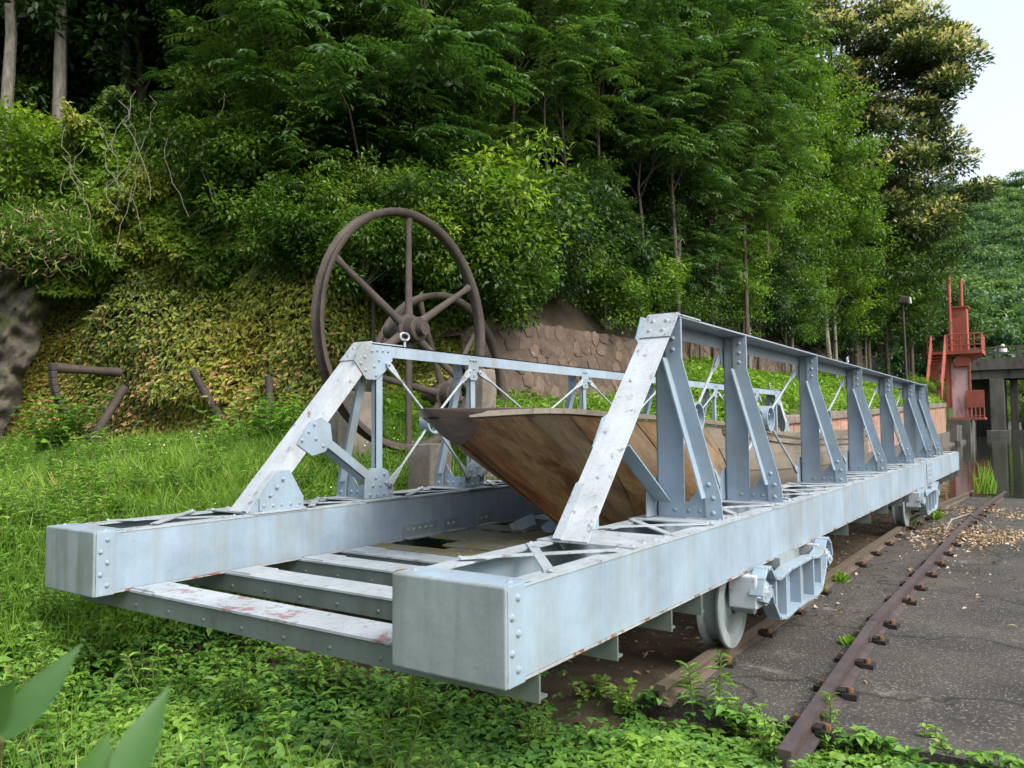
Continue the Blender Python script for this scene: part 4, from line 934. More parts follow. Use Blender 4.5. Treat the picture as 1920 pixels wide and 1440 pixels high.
# ------------------------------------------------------------------ lamp post and shed
lp = at(1700, 735, 40); lt = at(1692, 562, 40); lpo = tag(empty('lamp_post', tuple(lp)), 'thin rust-brown lamp post with a boxy pale lantern head on the grass bank', 'lamp post')
q = MB(); q.tube([(lp[0], lp[1], lp[2] - .8), (lp[0] + .02, lp[1], lp[2] + 1), tuple(lt)], [.09, .075, .055], 10); q.build('pole', 'iron', lpo, smooth=True)
hx = np.array(lt) + np.array([.0, -.1, -.03]); q = MB()
q.add([(hx[0] - .2, hx[1] - .24, hx[2] - .22), (hx[0] + .2, hx[1] - .24, hx[2] - .22), (hx[0] + .2, hx[1] + .30, hx[2] - .12), (hx[0] - .2, hx[1] + .30, hx[2] - .12), (hx[0] - .18, hx[1] - .26, hx[2] + .12), (hx[0] + .18, hx[1] - .26, hx[2] + .12), (hx[0] + .18, hx[1] + .2, hx[2] + .25), (hx[0] - .18, hx[1] + .2, hx[2] + .25)],
      [(0, 3, 2, 1), (4, 5, 6, 7), (0, 1, 5, 4), (1, 2, 6, 5), (2, 3, 7, 6), (3, 0, 4, 7)]); q.build('lantern_housing', 'iron', lpo, bevel=.04)
q = MB(); q.add([(hx[0] - .16, hx[1] - .30, hx[2] - .19), (hx[0] + .16, hx[1] - .30, hx[2] - .19), (hx[0] + .16, hx[1] - .27, hx[2] + .13), (hx[0] - .16, hx[1] - .27, hx[2] + .13), (hx[0] - .15, hx[1] - .20, hx[2] - .19), (hx[0] + .15, hx[1] - .20, hx[2] - .19), (hx[0] + .15, hx[1] - .2, hx[2] + .13), (hx[0] - .15, hx[1] - .2, hx[2] + .13)],
      [(0, 1, 2, 3), (4, 7, 6, 5), (0, 4, 5, 1), (1, 5, 6, 2), (2, 6, 7, 3), (3, 7, 4, 0)]); q.build('lantern_glass', 'lampcap', lpo)
q = MB(); c_ = at(128, 345, 18.3); npl = 24
vs = []
for i in range(npl):
    y = c_[1] - .55 + 1.3 * i / (npl - 1); w_ = .03 * (i % 2)
    vs += [(c_[0] + w_ - .25 * i / npl, y, c_[2] - .7), (c_[0] + w_ - .25 * i / npl, y, c_[2] + .55), (c_[0] + .04 + w_ - .25 * i / npl, y, c_[2] - .7), (c_[0] + .04 + w_ - .25 * i / npl, y, c_[2] + .55)]
q.add(vs, [(4 * i, 4 * i + 4, 4 * i + 5, 4 * i + 1) for i in range(npl - 1)] + [(4 * i + 2, 4 * i + 3, 4 * i + 7, 4 * i + 6) for i in range(npl - 1)] + [(4 * i + 1, 4 * i + 5, 4 * i + 7, 4 * i + 3) for i in range(npl - 1)])
M['tin'] = simple('dull_tin', (0.10, 0.11, 0.115), (0.19, 0.20, 0.205), 5, 0.6, 0.2, 0.01, stretch=(1, 1, .3))
tag(q.build('corrugated_sheet', 'tin'), 'dull corrugated metal sheet standing in the shade under the trees', 'metal sheet')

# ------------------------------------------------------------------ vegetation
def project(P):
    c = (P - CAM) @ RM; return CX + FPX * c[:, 0] / c[:, 2], CY + FPX * c[:, 1] / c[:, 2], c[:, 2]
def lownoise(P, f, seed=0):
    x, y, z = P[:, 0] * f + seed, P[:, 1] * f + seed * 1.7, P[:, 2] * f
    return (np.sin(x * 1.3 + 1.7 * np.sin(y * .9 + z)) + np.sin(y * 1.7 + 1.3 * np.sin(x * 1.1 - z * 1.4)) + np.sin((x + y) * .6 + z * 1.9)) / 3
def ground_sample(g, px0, px1, d0, d1, n, p=0.0):
    px = g.uniform(px0, px1, n); u = g.uniform(0, 1, n); d = d0 * (d1 / d0) ** (u ** (1 + p))
    r = np.stack([(px - CX) / FPX, np.full(n, (800 - CY) / FPX), np.ones(n)], -1) @ RM.T
    P = CAM + r * d[:, None]; P[:, 2] = ground_z(P[:, 0], P[:, 1]); return P, d
def behind_hill(P):                                        # past the foot of the hill or the stone wall
    best = np.full(len(P), 1e9); sd_ = np.zeros(len(P))
    for i in range(len(HB) - 1):
        a, b2 = HB[i, :2], HB[i + 1, :2]; e = b2 - a; t = np.clip(((P[:, :2] - a) @ e) / (e @ e), 0, 1); q = a + t[:, None] * e
        d = np.linalg.norm(P[:, :2] - q, axis=1); s = ((P[:, :2] - q) * HN[i]).sum(1); m_ = d < best
        best = np.where(m_, d, best); sd_ = np.where(m_, s, sd_)
    return sd_ > .15
g = np.random.default_rng(5)
def blades(P, Lm, Lv, W, tint, lean=.45):
    n = len(P); D = np.stack([g.normal(0, lean, n), g.normal(0, lean, n), np.ones(n)], -1)
    return leaves(P, D, rdir(g, n, .2), np.clip(g.normal(Lm, Lv, n), .05, 2), W * g.uniform(.7, 1.4, n), tint, BLADE)
# long grass on the bank to the left of the carriage
P, d = ground_sample(g, -90, 1000, 4.2, 17, 120000, -.25)
k_ = (P[:, 1] > 5.55) & ~behind_hill(P); P = P[k_]
t = np.clip(.50 + .36 * lownoise(P, .9) + g.normal(0, .18, len(P)), 0, 1)
a = blades(P, .25 * (1 + .35 * lownoise(P, 1.7, 2)), .10, .011, t, .55)
sel = g.random(len(P)) < .30; Q = P[sel] + np.stack([g.normal(0, .03, sel.sum()), g.normal(0, .03, sel.sum()), g.uniform(.02, .20, sel.sum())], -1)
tq = np.clip(.50 + .25 * lownoise(Q, 1.3, 3) + g.normal(0, .14, len(Q)), 0, .95)
b_ = leaves(Q, rdir(g, len(Q), .35), np.array([0, 0, 1.]) + g.normal(0, .35, (len(Q), 3)), g.uniform(.04, .085, len(Q)), g.uniform(.02, .045, len(Q)), tq)
tag(link('long_grass', np_mesh('long_grass', *join([a, b_])), 'grass'), 'bright green long grass and weeds on the bank left of the carriage', 'grass', kind='stuff')
# grass and weeds on the far bank
P = np.stack([g.uniform(9, 57, 70000) ** 1.0, g.uniform(5.75, 10.6, 70000), np.zeros(70000)], -1)
P[:, 0] = 9 + 48 * g.random(70000) ** 1.5
P[:, 2] = ground_z(P[:, 0], P[:, 1]); P = P[~behind_hill(P)]
w_ = P[:, 0] < 19.6; P = P[w_ | (P[:, 1] > 6.0)]
dd = P[:, 0] / 20
t = np.clip(.55 + .28 * lownoise(P, .7, 2) + g.normal(0, .16, len(P)), 0, 1)
a = blades(P, .26, .09, .016 + .010 * dd, t)
sel = g.random(len(P)) < .6; Q = P[sel] + np.stack([0 * P[sel, 0], 0 * P[sel, 0], g.uniform(.03, .33, sel.sum())], -1)
b_ = leaves(Q, rdir(g, len(Q), .4), np.array([0, 0, 1.]) + g.normal(0, .4, (len(Q), 3)), g.uniform(.07, .15, len(Q)) * (1 + .5 * dd[sel]), g.uniform(.04, .08, len(Q)) * (1 + .5 * dd[sel]), np.clip(.62 + .3 * lownoise(Q, .6, 5) + g.normal(0, .13, len(Q)), 0, .95))
tag(link('bank_weeds', np_mesh('bank_weeds', *join([a, b_])), 'grass'), 'sunny green weeds covering the bank between stone wall and brick quay', 'weeds', kind='stuff')
# trefoil ground cover in the foreground
def trefoil(P, tint, L):
    out = []; n = len(P); az = g.uniform(0, 2 * np.pi, n); tilt = g.normal(0, .22, (n, 3))
    for k in range(3):
        a2 = az + (k - 1) * 1.55 * g.uniform(.85, 1.1, n); D = np.stack([np.cos(a2), np.sin(a2), g.normal(-.05, .2, n)], -1)
        out.append(leaves(P, D, np.array([0, 0, 1.]) + tilt + g.normal(0, .12, (n, 3)), L * g.uniform(.85, 1.15, n), L * g.uniform(.62, .78, n), tint, LEAF8))
    return join(out)
P, d = ground_sample(g, -120, 2050, 2.2, 7.2, 46000, -.1)
edge_ = 4.0 + .3 * np.sin(P[:, 1] * 2.3) + .3 * g.normal(size=len(P))
k_ = (P[:, 0] < np.where(P[:, 1] < 2.2, 4.55 + .05 * np.sin(P[:, 1] * 9), np.where(P[:, 1] < 5.0, edge_, 9))) & (P[:, 1] < 6.6) & ~((P[:, 1] > 5.0) & (P[:, 0] > 4.2))
P = P[k_]
cl_ = np.clip(.5 + .5 * lownoise(P, 1.6, 7), 0, 1)
hgt = (.09 + .22 * cl_) * np.where(P[:, 0] > 4.1, .7, 1.0); hh = hgt * np.sqrt(g.random(len(P)))
under = (P[:, 0] > 2.75) & (P[:, 1] > 1.9) & (P[:, 1] < 5.6)
hh = np.where(under, hh * .75, hh); P[:, 2] += hh
t = np.clip(.36 + .45 * (hh / .28) + .28 * lownoise(P, 2.2, 1) + g.normal(0, .12, len(P)), 0, 1)
a = trefoil(P, t, g.uniform(.032, .070, len(P)))
Q, d = ground_sample(g, -120, 1100, 2.3, 6.5, 26000); k_ = (Q[:, 0] < 2.7) & (Q[:, 1] < 7); Q = Q[k_]
Q = Q[(lownoise(Q, 1.1, 9) + .55 * g.normal(size=len(Q))) > .0]
b_ = blades(Q, .24, .08, .008, np.clip(.6 + g.normal(0, .2, len(Q)), 0, 1), .5)
B2 = P[g.random(len(P)) < .075] + np.array([0, 0, .05]); B2 = B2[lownoise(B2, 1.3, 12) > -.1]
a = join([a, leaves(B2, rdir(g, len(B2), .3), np.array([0, 0, 1.]) + g.normal(0, .35, (len(B2), 3)), g.uniform(.07, .12, len(B2)), g.uniform(.04, .065, len(B2)), np.clip(g.normal(.68, .16, len(B2)), 0, 1), LEAF8)])
tag(link('ground_cover', np_mesh('ground_cover', *a), 'cover'), 'leafy three-lobed ground cover growing in front of the carriage', 'ground cover', kind='stuff')
tag(link('foreground_grass', np_mesh('foreground_grass', *b_), 'grass'), 'thin grass blades rising through the foreground ground cover', 'grass', kind='stuff')
# daisies
P, d = ground_sample(g, -60, 780, 5, 14, 700); P = P[(P[:, 1] > 5.7) & ~behind_hill(P)]; P = P[lownoise(P, .8, 4) > .25][:70]
fl_ = MB()
for p in P:
    c0 = Vector(p) + V3(0, 0, rnd.uniform(.22, .38)); r2 = rnd.uniform(.008, .013); nn = V3(rnd.uniform(-.8, .2), rnd.uniform(-.8, .2), 1).normalized(); u_ = nn.orthogonal().normalized(); w2 = nn.cross(u_)
    fl_.add([c0 + (u_ * math.cos(k * math.pi / 3) + w2 * math.sin(k * math.pi / 3)) * r2 for k in range(6)] + [c0 + nn * r2 * .5], [(k, (k + 1) % 6, 6) for k in range(6)])
tag(fl_.build('white_wildflowers', 'daisy'), 'tiny white wildflowers dotted over the grass bank', 'flowers', kind='stuff')

# ivy over the slope on the left
n = 125000; s = g.uniform(1.0, 5.75, n); tt = 5.2 * g.random(n) ** 1.15; Hq = hill(s, tt); eps = .02
du = hill(s + eps, tt) - Hq; dv = hill(s, tt + eps) - Hq; nr = unit(np.cross(du, dv)); nr *= np.where((nr * (CAM - Hq)).sum(1, keepdims=True) > 0, 1, -1)
mound = np.clip(.22 + .30 * lownoise(Hq, 1.1, 6) + .12 * lownoise(Hq, 3.1, 2), 0, .8)
Hq = Hq + nr * (mound * g.random(n) ** .5)[:, None]
px, py, dep = project(Hq); k_ = (px > -100) & (px < 1000) & (py > 330) & ~((px < 125 - (py - 480) * .42) & (py > 470) & (py < 760) & (g.random(n) < .75))
Hq, nr, px, py, tt = Hq[k_], nr[k_], px[k_], py[k_], tt[k_]; n = len(Hq)
hide = .5 * np.clip((690 - py) / 60, 0, 1) + np.clip((px - 250) / 40, 0, 1) * np.clip((480 - px) / 80, 0, 1) * np.clip((py - 560) / 60, 0, 1) * np.clip((775 - py) / 30, 0, 1)
Hq = Hq + unit(CAM - Hq) * (np.clip(hide, 0, 1) * .75 * g.uniform(.6, 1.1, n))[:, None]
brown = np.clip((py - 560) / 300, 0, 1) * .75 + .25 * np.clip((330 - px) / 330, 0, 1)
t = np.where(g.random(n) < brown * (.45 + .45 * lownoise(Hq, 1.5, 8)), g.uniform(.82, 1.0, n), np.clip(.46 + .42 * lownoise(Hq, .8, 3) + g.normal(0, .16, n), 0, .78))
D = unit(nr * .55 + np.array([0, 0, -.75]) + g.normal(0, .5, (n, 3)))
me = np_mesh('ivy', *leaves(Hq, D, nr + g.normal(0, .35, (n, 3)), g.uniform(.08, .155, n), g.uniform(.036, .066, n), t))
tag(link('ivy', me, 'ivy'), 'yellow-green and brown ivy carpeting the steep slope left of the tall wheel', 'ivy', kind='stuff')
# dry bamboo grass at the top left edge of the rock
P = np.array([at(px_, py_, 15.6 + .4 * q_) for px_, py_, q_ in zip(g.uniform(-60, 165, 2600), 452 + 26 * g.normal(size=2600), g.normal(size=2600))])
D = unit(np.stack([g.normal(-.4, .5, 2600), g.normal(-.4, .5, 2600), g.normal(-.1, .6, 2600)], -1))
tag(link('bamboo_grass', np_mesh('bamboo_grass', *leaves(P, D, rdir(g, 2600), g.uniform(.12, .26, 2600), g.uniform(.02, .035, 2600), np.clip(g.normal(.66, .26, 2600), 0, 1), LEAF4)), 'straw'), 'dry straw-coloured bamboo grass hanging over the rock', 'bamboo grass', kind='stuff')
P = np.array([at(px_, py_, 15.5 + .5 * q_) for px_, py_, q_ in zip(g.uniform(-60, 175, 5200), 440 + 26 * g.normal(size=5200), g.normal(size=5200))])
tag(link('overhanging_grass', np_mesh('overhanging_grass', *leaves(P, unit(np.stack([g.normal(-.4, .5, 5200), g.normal(-.4, .5, 5200), g.normal(-.1, .7, 5200)], -1)), rdir(g, 5200), g.uniform(.12, .28, 5200), g.uniform(.015, .03, 5200), np.clip(g.normal(.4, .2, 5200), 0, .9), LEAF4)), 'grass'), 'green grass overhanging the top of the rock face', 'grass', kind='stuff')
# rock face
rx = np.linspace(-80, 150, 40); ry = np.linspace(830, 462, 46); RV = []
for i, a_ in enumerate(rx):
    for j, b2 in enumerate(ry):
        f = j / 45.0; xx = -80 + (a_ + 80) * (.38 + .55 * f) + 5 * math.sin(f * 23 + a_ * .02)
        q_ = np.array([[xx * .02, b2 * .02, 0.]]); RV.append(at(xx, b2, 14.7 + 1.3 * f + .5 * ((a_ - 35) / 115) ** 4 - .45 * abs(float(lownoise(q_, 1.6, 2)[0])) - .22 * float(lownoise(q_, 5.2, 4)[0]) - .05 * float(lownoise(q_, 13, 1)[0])))
ii = np.arange(40 * 46).reshape(40, 46)
M['rock'] = simple('mossy_rock', (0.045, 0.040, 0.030), (0.12, 0.108, 0.09), 1.3, 0.9, 1.0, 0.06, fine=14, stretch=(1, 1, .45), c3=(0.065, 0.075, 0.02), t3=(.5, .6))
tag(link('rock_face', np_mesh('rock_face', np.array(RV), np.stack([ii[:-1, :-1], ii[1:, :-1], ii[1:, 1:], ii[:-1, 1:]], -1).reshape(-1, 4)), 'rock', smooth=True), 'steep mossy dark rock face beside the ivy slope', 'rock')

# leaf litter on the slab and under the carriage
def litter(P, L0, L1): return leaves(P, rdir(g, len(P), .3), np.array([0, 0, 1.]) + g.normal(0, .5, (len(P), 3)), g.uniform(L0, L1, len(P)), g.uniform(L0, L1, len(P)) * .5, np.clip(g.normal(.62, .28, len(P)), 0, 1), LEAF4)
L = []
for (px_, py_, sx, sy, n) in ((1860, 1012, 45, 10, 900), (1770, 1000, 40, 9, 380), (1740, 1022, 30, 10, 160), (1830, 952, 45, 7, 420), (1900, 962, 25, 6, 160), (1590, 1090, 90, 60, 90), (1800, 1060, 70, 40, 120)):
    q_ = g.normal(size=(n, 2)) * [sx, sy] + [px_, py_]; r3 = np.stack([q_[:, 0] - CX, q_[:, 1] - CY, np.full(n, FPX)], -1) @ RM.T
    t_ = (-.115 - CAM[2]) / r3[:, 2]; P = CAM + r3 * t_[:, None]; P = P[(P[:, 0] < 24) & (P[:, 1] < 2.1)]; P[:, 2] = zr(P[:, 0]) - .105 + .05 * g.random(len(P)) * (n > 300); L.append(litter(P, .035, .085))
P = np.stack([g.uniform(3.6, 22, 5200), g.uniform(2.15, 5.3, 5200), np.zeros(5200)], -1); P = P[(lownoise(P, 1.0, 5) + .5 * g.normal(size=5200)) > -.1]; P[:, 2] = low(P[:, 0], P[:, 1]) + .012
L.append(litter(P, .03, .075) [:2] + (np.clip(litter(P, .03, .075)[2] * .55, 0, 1),))
tag(link('fallen_leaves', np_mesh('fallen_leaves', *join(L)), 'straw'), 'dry brown fallen leaves drifted along the rails', 'fallen leaves', kind='stuff')
for k, pts in enumerate(([(1770, 1000), (1785, 985), (1815, 979), (1845, 987), (1868, 996)], [(1678, 1006), (1700, 1011), (1728, 1007)])):
    q = MB(); w_ = []
    for i, (a_, b2) in enumerate(pts):
        r3 = RM @ np.array([a_ - CX, b2 - CY, FPX]); p = CAM + r3 * ((-.10 - CAM[2]) / r3[2]); p[2] = -.09 + (.12 * math.sin(math.pi * i / (len(pts) - 1)) if k == 0 else 0); w_.append(tuple(p))
    q.tube(w_, .012, 6); tag(q.build('fallen_twig', 'vine', smooth=True), 'long pale curved fallen twig lying across the dark rail' if k == 0 else 'short pale fallen twig lying beside the near wheels', 'twig')

# ---- tree prototypes
def rot_to(d):
    d = d / np.linalg.norm(d); return d
def make_tree(name, seed, h, cr, z0, nclump, per, kind, mat, tr, bark='bark', leafL=(.14, .25), depth_below=4.0, oblate=.6, rc=.7, lean=(0, 0), flower=0.0):
    g = np.random.default_rng(seed); root = empty(name); th = h * .88
    zs = np.linspace(-depth_below, th, 9); wob = g.normal(0, .05 * h / 8, (9, 2)).cumsum(0); wob -= wob[3]
    tp = np.stack([wob[:, 0] + lean[0] * np.clip(zs, 0, None), wob[:, 1] + lean[1] * np.clip(zs, 0, None), zs], -1)
    if name == 'shrub': tp[:, 2] = np.linspace(.7, th, 9)
    tb = MB(); tb.tube([tuple(p) for p in tp], list(tr * np.linspace(1.15, .28, 9)), 9)
    C = []; 
    while len(C) < nclump:
        q = g.uniform(-1, 1, 3); r = np.linalg.norm(q)
        if .35 < r < 1 and (q[2] > -.75): C.append(q)
    C = np.array(C); zc, zr_ = (z0 + h) / 2, (h - z0) / 2
    C = C * [cr, cr, zr_] + [0, 0, zc]; C[:, 0] += lean[0] * C[:, 2]; C[:, 1] += lean[1] * C[:, 2]
    C += g.normal(0, .12 * cr, C.shape)
    for c in C[::max(1, nclump // 16)]:
        zb_ = np.clip(c[2] - g.uniform(.6, 1.6) - .25 * np.hypot(c[0], c[1]), .3, th - .2); b0 = np.array([np.interp(zb_, zs, tp[:, 0]), np.interp(zb_, zs, tp[:, 1]), zb_])
        m_ = (b0 + c) / 2 + [0, 0, .18 * np.linalg.norm(c - b0)]; tb.tube([tuple(b0), tuple(m_), tuple(c)], [tr * .36, tr * .22, tr * .07], 6)
    tb.build('trunk', bark, root, smooth=True)
    parts = []
    if kind == 'frond':
        n = nclump * per; ci = np.repeat(np.arange(nclump), per)
        az = g.uniform(0, 2 * np.pi, n); el = g.uniform(-.1, .75, n); D = np.stack([np.cos(az) * np.cos(el), np.sin(az) * np.cos(el), np.sin(el)], -1)
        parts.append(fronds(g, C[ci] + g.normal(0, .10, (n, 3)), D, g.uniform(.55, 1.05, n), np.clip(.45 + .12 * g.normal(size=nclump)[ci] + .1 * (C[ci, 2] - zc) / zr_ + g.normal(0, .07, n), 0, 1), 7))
    else:
        n = nclump * per; ci = np.repeat(np.arange(nclump), per); off = g.normal(size=(n, 3)); off = unit(off) * (g.random(n) ** .45)[:, None]; off[:, 2] *= oblate
        sc = rc * g.uniform(.65, 1.25, nclump)[ci]; Pp = C[ci] + off * sc[:, None]
        D = unit(off * [1, 1, .5] + [0, 0, -.25] + g.normal(0, .45, (n, 3))); Nn = np.array([0, 0, 1.]) + off * .5 + g.normal(0, .4, (n, 3))
        tint = np.clip(.42 + .16 * g.normal(size=nclump)[ci] + .32 * off[:, 2] / oblate + .10 * (C[ci, 2] - zc) / zr_ + g.normal(0, .12, n), 0, 1)  # clump shading painted into the tint: upper leaves lighter, lower ones darker
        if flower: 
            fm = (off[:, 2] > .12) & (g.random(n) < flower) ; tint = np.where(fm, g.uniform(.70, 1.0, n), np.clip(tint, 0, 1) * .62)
        Ls = g.uniform(*leafL, n); parts.append(leaves(Pp, D, Nn, Ls, Ls * g.uniform(.42, .6, n), tint))
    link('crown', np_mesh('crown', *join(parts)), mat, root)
    root['h'] = h; root['zc'] = zc
    return root
PROT = {}
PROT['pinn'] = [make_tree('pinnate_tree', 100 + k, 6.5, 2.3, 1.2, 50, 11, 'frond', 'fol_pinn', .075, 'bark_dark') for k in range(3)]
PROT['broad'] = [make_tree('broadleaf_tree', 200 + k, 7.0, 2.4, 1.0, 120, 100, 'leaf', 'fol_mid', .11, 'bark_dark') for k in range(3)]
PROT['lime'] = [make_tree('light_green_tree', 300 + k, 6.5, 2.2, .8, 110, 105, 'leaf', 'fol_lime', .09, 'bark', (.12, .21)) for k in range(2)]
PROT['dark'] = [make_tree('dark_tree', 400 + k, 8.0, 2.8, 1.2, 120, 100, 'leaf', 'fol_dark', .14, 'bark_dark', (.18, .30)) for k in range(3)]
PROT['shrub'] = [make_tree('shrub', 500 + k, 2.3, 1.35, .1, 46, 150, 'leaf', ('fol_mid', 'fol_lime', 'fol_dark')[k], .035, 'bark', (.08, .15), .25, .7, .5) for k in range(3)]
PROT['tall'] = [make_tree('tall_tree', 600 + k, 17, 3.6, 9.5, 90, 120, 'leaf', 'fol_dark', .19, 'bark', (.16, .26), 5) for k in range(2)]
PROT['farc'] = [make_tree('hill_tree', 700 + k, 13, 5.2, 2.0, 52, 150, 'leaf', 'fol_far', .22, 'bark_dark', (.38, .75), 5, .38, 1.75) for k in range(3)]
LAB = {'pinn': ('feathery-leaved tree with long pinnate fronds on the wooded hillside', 'feathery trees on the hillside'), 'broad': ('mid-green broadleaf tree on the wooded hillside', 'broadleaf trees on the hillside'),
       'lime': ('light yellow-green small-leaved tree on the wooded hillside', 'light green trees on the hillside'), 'dark': ('dark green dense tree in the shade of the wooded hillside', 'dark trees on the hillside'),
       'shrub': ('low bushy green shrub growing along the top of the stone wall', 'shrubs along the stone wall'), 'tall': ('tall tree with a bare pale trunk rising from the dark wood', 'tall bare-trunked trees in the wood'),
       'farc': ('rounded tree crown on the distant wooded hill beyond the canal', 'trees on the distant hill')}
used = {k: 0 for k in PROT}
def where(kind, loc, sc):
    P_ = np.array([[float(q) for q in loc]]); px_, py_, dp = (float(q[0]) for q in project(P_ + [0, 0, 2.0]))
    size = 'small' if sc < .6 else 'large' if sc > 1.0 else 'middling'
    if kind == 'farc':
        return 'rounded tree crown on the distant hill, %s, %s' % ('near its ridge' if dp > 165 else 'halfway up' if dp > 122 else 'near its foot', 'behind the gate tower' if px_ < 1835 else 'above the bridge' if px_ < 1925 else 'beyond the bridge')
    if kind == 'shrub': return '%s bushy shrub on top of the stone wall %s' % (size, 'close to the pulley wheels' if px_ < 1080 else 'behind the middle of the carriage' if px_ < 1330 else 'behind the far half of the carriage' if px_ < 1560 else 'towards the lamp post')
    reg = 'above the rock face' if px_ < 200 else 'above the ivy slope' if px_ < 560 else 'behind the tall pulley wheel' if px_ < 930 else 'above the near wall end' if px_ < 1180 else 'above the wall middle' if px_ < 1420 else 'below the flowering evergreen'
    dq = 'at the wood edge' if dp < (19 if px_ < 930 else 27 if px_ < 1420 else 45) else 'deep in the wood'
    nm = {'pinn': 'feathery-fronded tree', 'broad': 'mid-green broadleaf tree', 'lime': 'yellow-green fine-leaved tree', 'dark': 'dark green dense tree', 'tall': 'bare-trunked tall tree'}[kind]
    return '%s %s %s %s' % (size, nm, dq, reg)
def plant(kind, loc, sc=1.0, rz=None, label=None, group=None, sq=1.0, var=None):
    i = var if var is not None else used[kind] % len(PROT[kind]); used[kind] += 1; p = PROT[kind][i]
    o = p if not p.get('planted') else copy_tree(p); p['planted'] = 1
    o.location = tuple(float(v) for v in loc); o.rotation_euler = (0, 0, rnd.uniform(0, 6.28) if rz is None else rz); o.scale = (sc, sc, sc * sq)
    tag(o, label or where(kind, loc, sc), 'shrub' if 'shrub' in kind else 'tree', group or (LAB[kind][1] if not label else None)); 
    if label and 'group' in o.keys() and not group: del o['group']
    return o
def plant_px(kind, px_, py_, dep, sc=1.0, **kw):            # crown centre seen at this pixel, at this distance
    p = at(px_, py_, dep); i = kw.get('var'); i = used[kind] % len(PROT[kind]) if i is None else i; kw['var'] = i
    z = PROT[kind][i]['zc'] * sc * kw.get('sq', 1.0); return plant(kind, (p[0], p[1], p[2] - z), sc, **kw)
# edge of the wood seen from the carriage: feathery and light trees in front
for a_ in ((540, 120, 15.5, .85), (690, 130, 15.0, .9), (800, 60, 16.0, .8), (960, 40, 17.5, .75), (1020, 70, 18.0, .6), (620, 330, 15.0, .55), (470, 350, 15.5, .5), (1270, 100, 23, .9), (1330, 60, 25, 1.0), (1270, 290, 23.5, .75),
           (1330, 430, 26, .7), (1390, 300, 27, .9), (1290, 420, 24, .6), (395, 200, 16.5, .5), (890, 180, 18, .7), (1060, 150, 19.5, .7), (1120, 80, 20.5, .8), (1200, 210, 21.5, .7), (1260, 200, 22, .8), (1330, 330, 24.5, .75), (1390, 230, 26, .9), (1430, 90, 29, 1.0), (1240, 480, 22.5, .5), (1310, 500, 24, .5), (760, 260, 15.2, .5), (590, 240, 15.4, .6), (840, 300, 16.4, .42)): plant_px('pinn', *a_)
for a_ in ((1110, 370, 20, .36), (1170, 190, 23, .7), (1220, 350, 23, .55), (1140, 440, 20.5, .36), (780, 330, 15.5, .42), (870, 400, 16, .36), (900, 470, 15.5, .36), (1010, 490, 17.5, .4), (1150, 60, 24, .9), (1240, 20, 26, .9), (700, 430, 13.8, .32), (560, 430, 14.2, .34), (20, 90, 21, .7), (1400, 100, 30, 1.0), (1420, 500, 31, .7), (430, 60, 19, .6)): plant_px('broad', *a_)
for a_ in ((1330, 200, 28, .9), (1390, 170, 31, 1.0), (1400, 400, 30, .8), (1365, 540, 27, .6), (1500, 230, 38, 1.15), (1540, 330, 39, 1.2), (1480, 420, 36, 1.05), (1560, 450, 40, 1.1), (1470, 560, 35, .8), (1560, 560, 41, .9), (1620, 560, 46, .8), (1450, 300, 35, 1.0), (960, 340, 17.2, .26)): plant_px('lime', *a_)
for a_ in ((1600, 480, 46, 1.3), (1660, 540, 50, 1.3), (1700, 460, 52, 1.2), (1620, 400, 48, 1.2), (1700, 560, 70, 1.3), (1760, 600, 75, 1.4)): plant_px('broad', *a_)
# darker wood behind, filling the slope
for k in range(95):
    s = rnd.uniform(1.2, 9.7); t_ = rnd.uniform(3.2, 8.2); p = hill(s, t_); p = p + np.array([rnd.uniform(-1, 1), rnd.uniform(-1, 1), -.3])
    kd = rnd.choice(('dark', 'dark', 'dark', 'broad')); plant(kd, p, rnd.uniform(.8, 1.35))
# shrubs above the stone wall and on the slope foot
for k in range(54):
    s = 5.6 + 5.0 * k / 54 + rnd.uniform(-.05, .05); p = hill(s, rnd.uniform(.0, 1.3)); sc = rnd.uniform(.75, 1.25) * (1 + max(0, (s - 8)) * .25)
    plant('shrub', p + np.array([0, -.05, -.15]), sc)
for k in range(34):
    s = rnd.uniform(7.1, 10.3); p = hill(s, rnd.uniform(1.4, 3.2)); plant(rnd.choice(('broad', 'lime', 'dark')), p + np.array([0, 0, -.3]), rnd.uniform(.45, .8))
for k in range(16):
    s = rnd.uniform(1.6, 5.4); p = hill(s, rnd.uniform(2.2, 3.6)); plant('shrub', p, rnd.uniform(.8, 1.2), label='low leafy shrub growing out of the upper ivy slope', group='shrubs on the ivy slope')
for px_, py_, dep, sc in ((570, 430, 14.2, .8), (610, 410, 14.2, .8), (680, 470, 13.2, .7), (760, 450, 13.4, .8), (840, 480, 13.8, .8), (900, 520, 13.8, .7), (60, 330, 16.6, 1.0), (10, 300, 16.8, 1.1), (480, 330, 15.4, 1.0), (420, 280, 15.8, 1.0)):
    plant_px('shrub', px_, py_, dep, sc, label='leafy thicket shrub covering the slope %s' % ('above the ivy' if px_ < 500 else 'behind the tall pulley wheel'), group='thicket shrubs on the slope', var=rnd.choice((0, 1, 1, 1)))
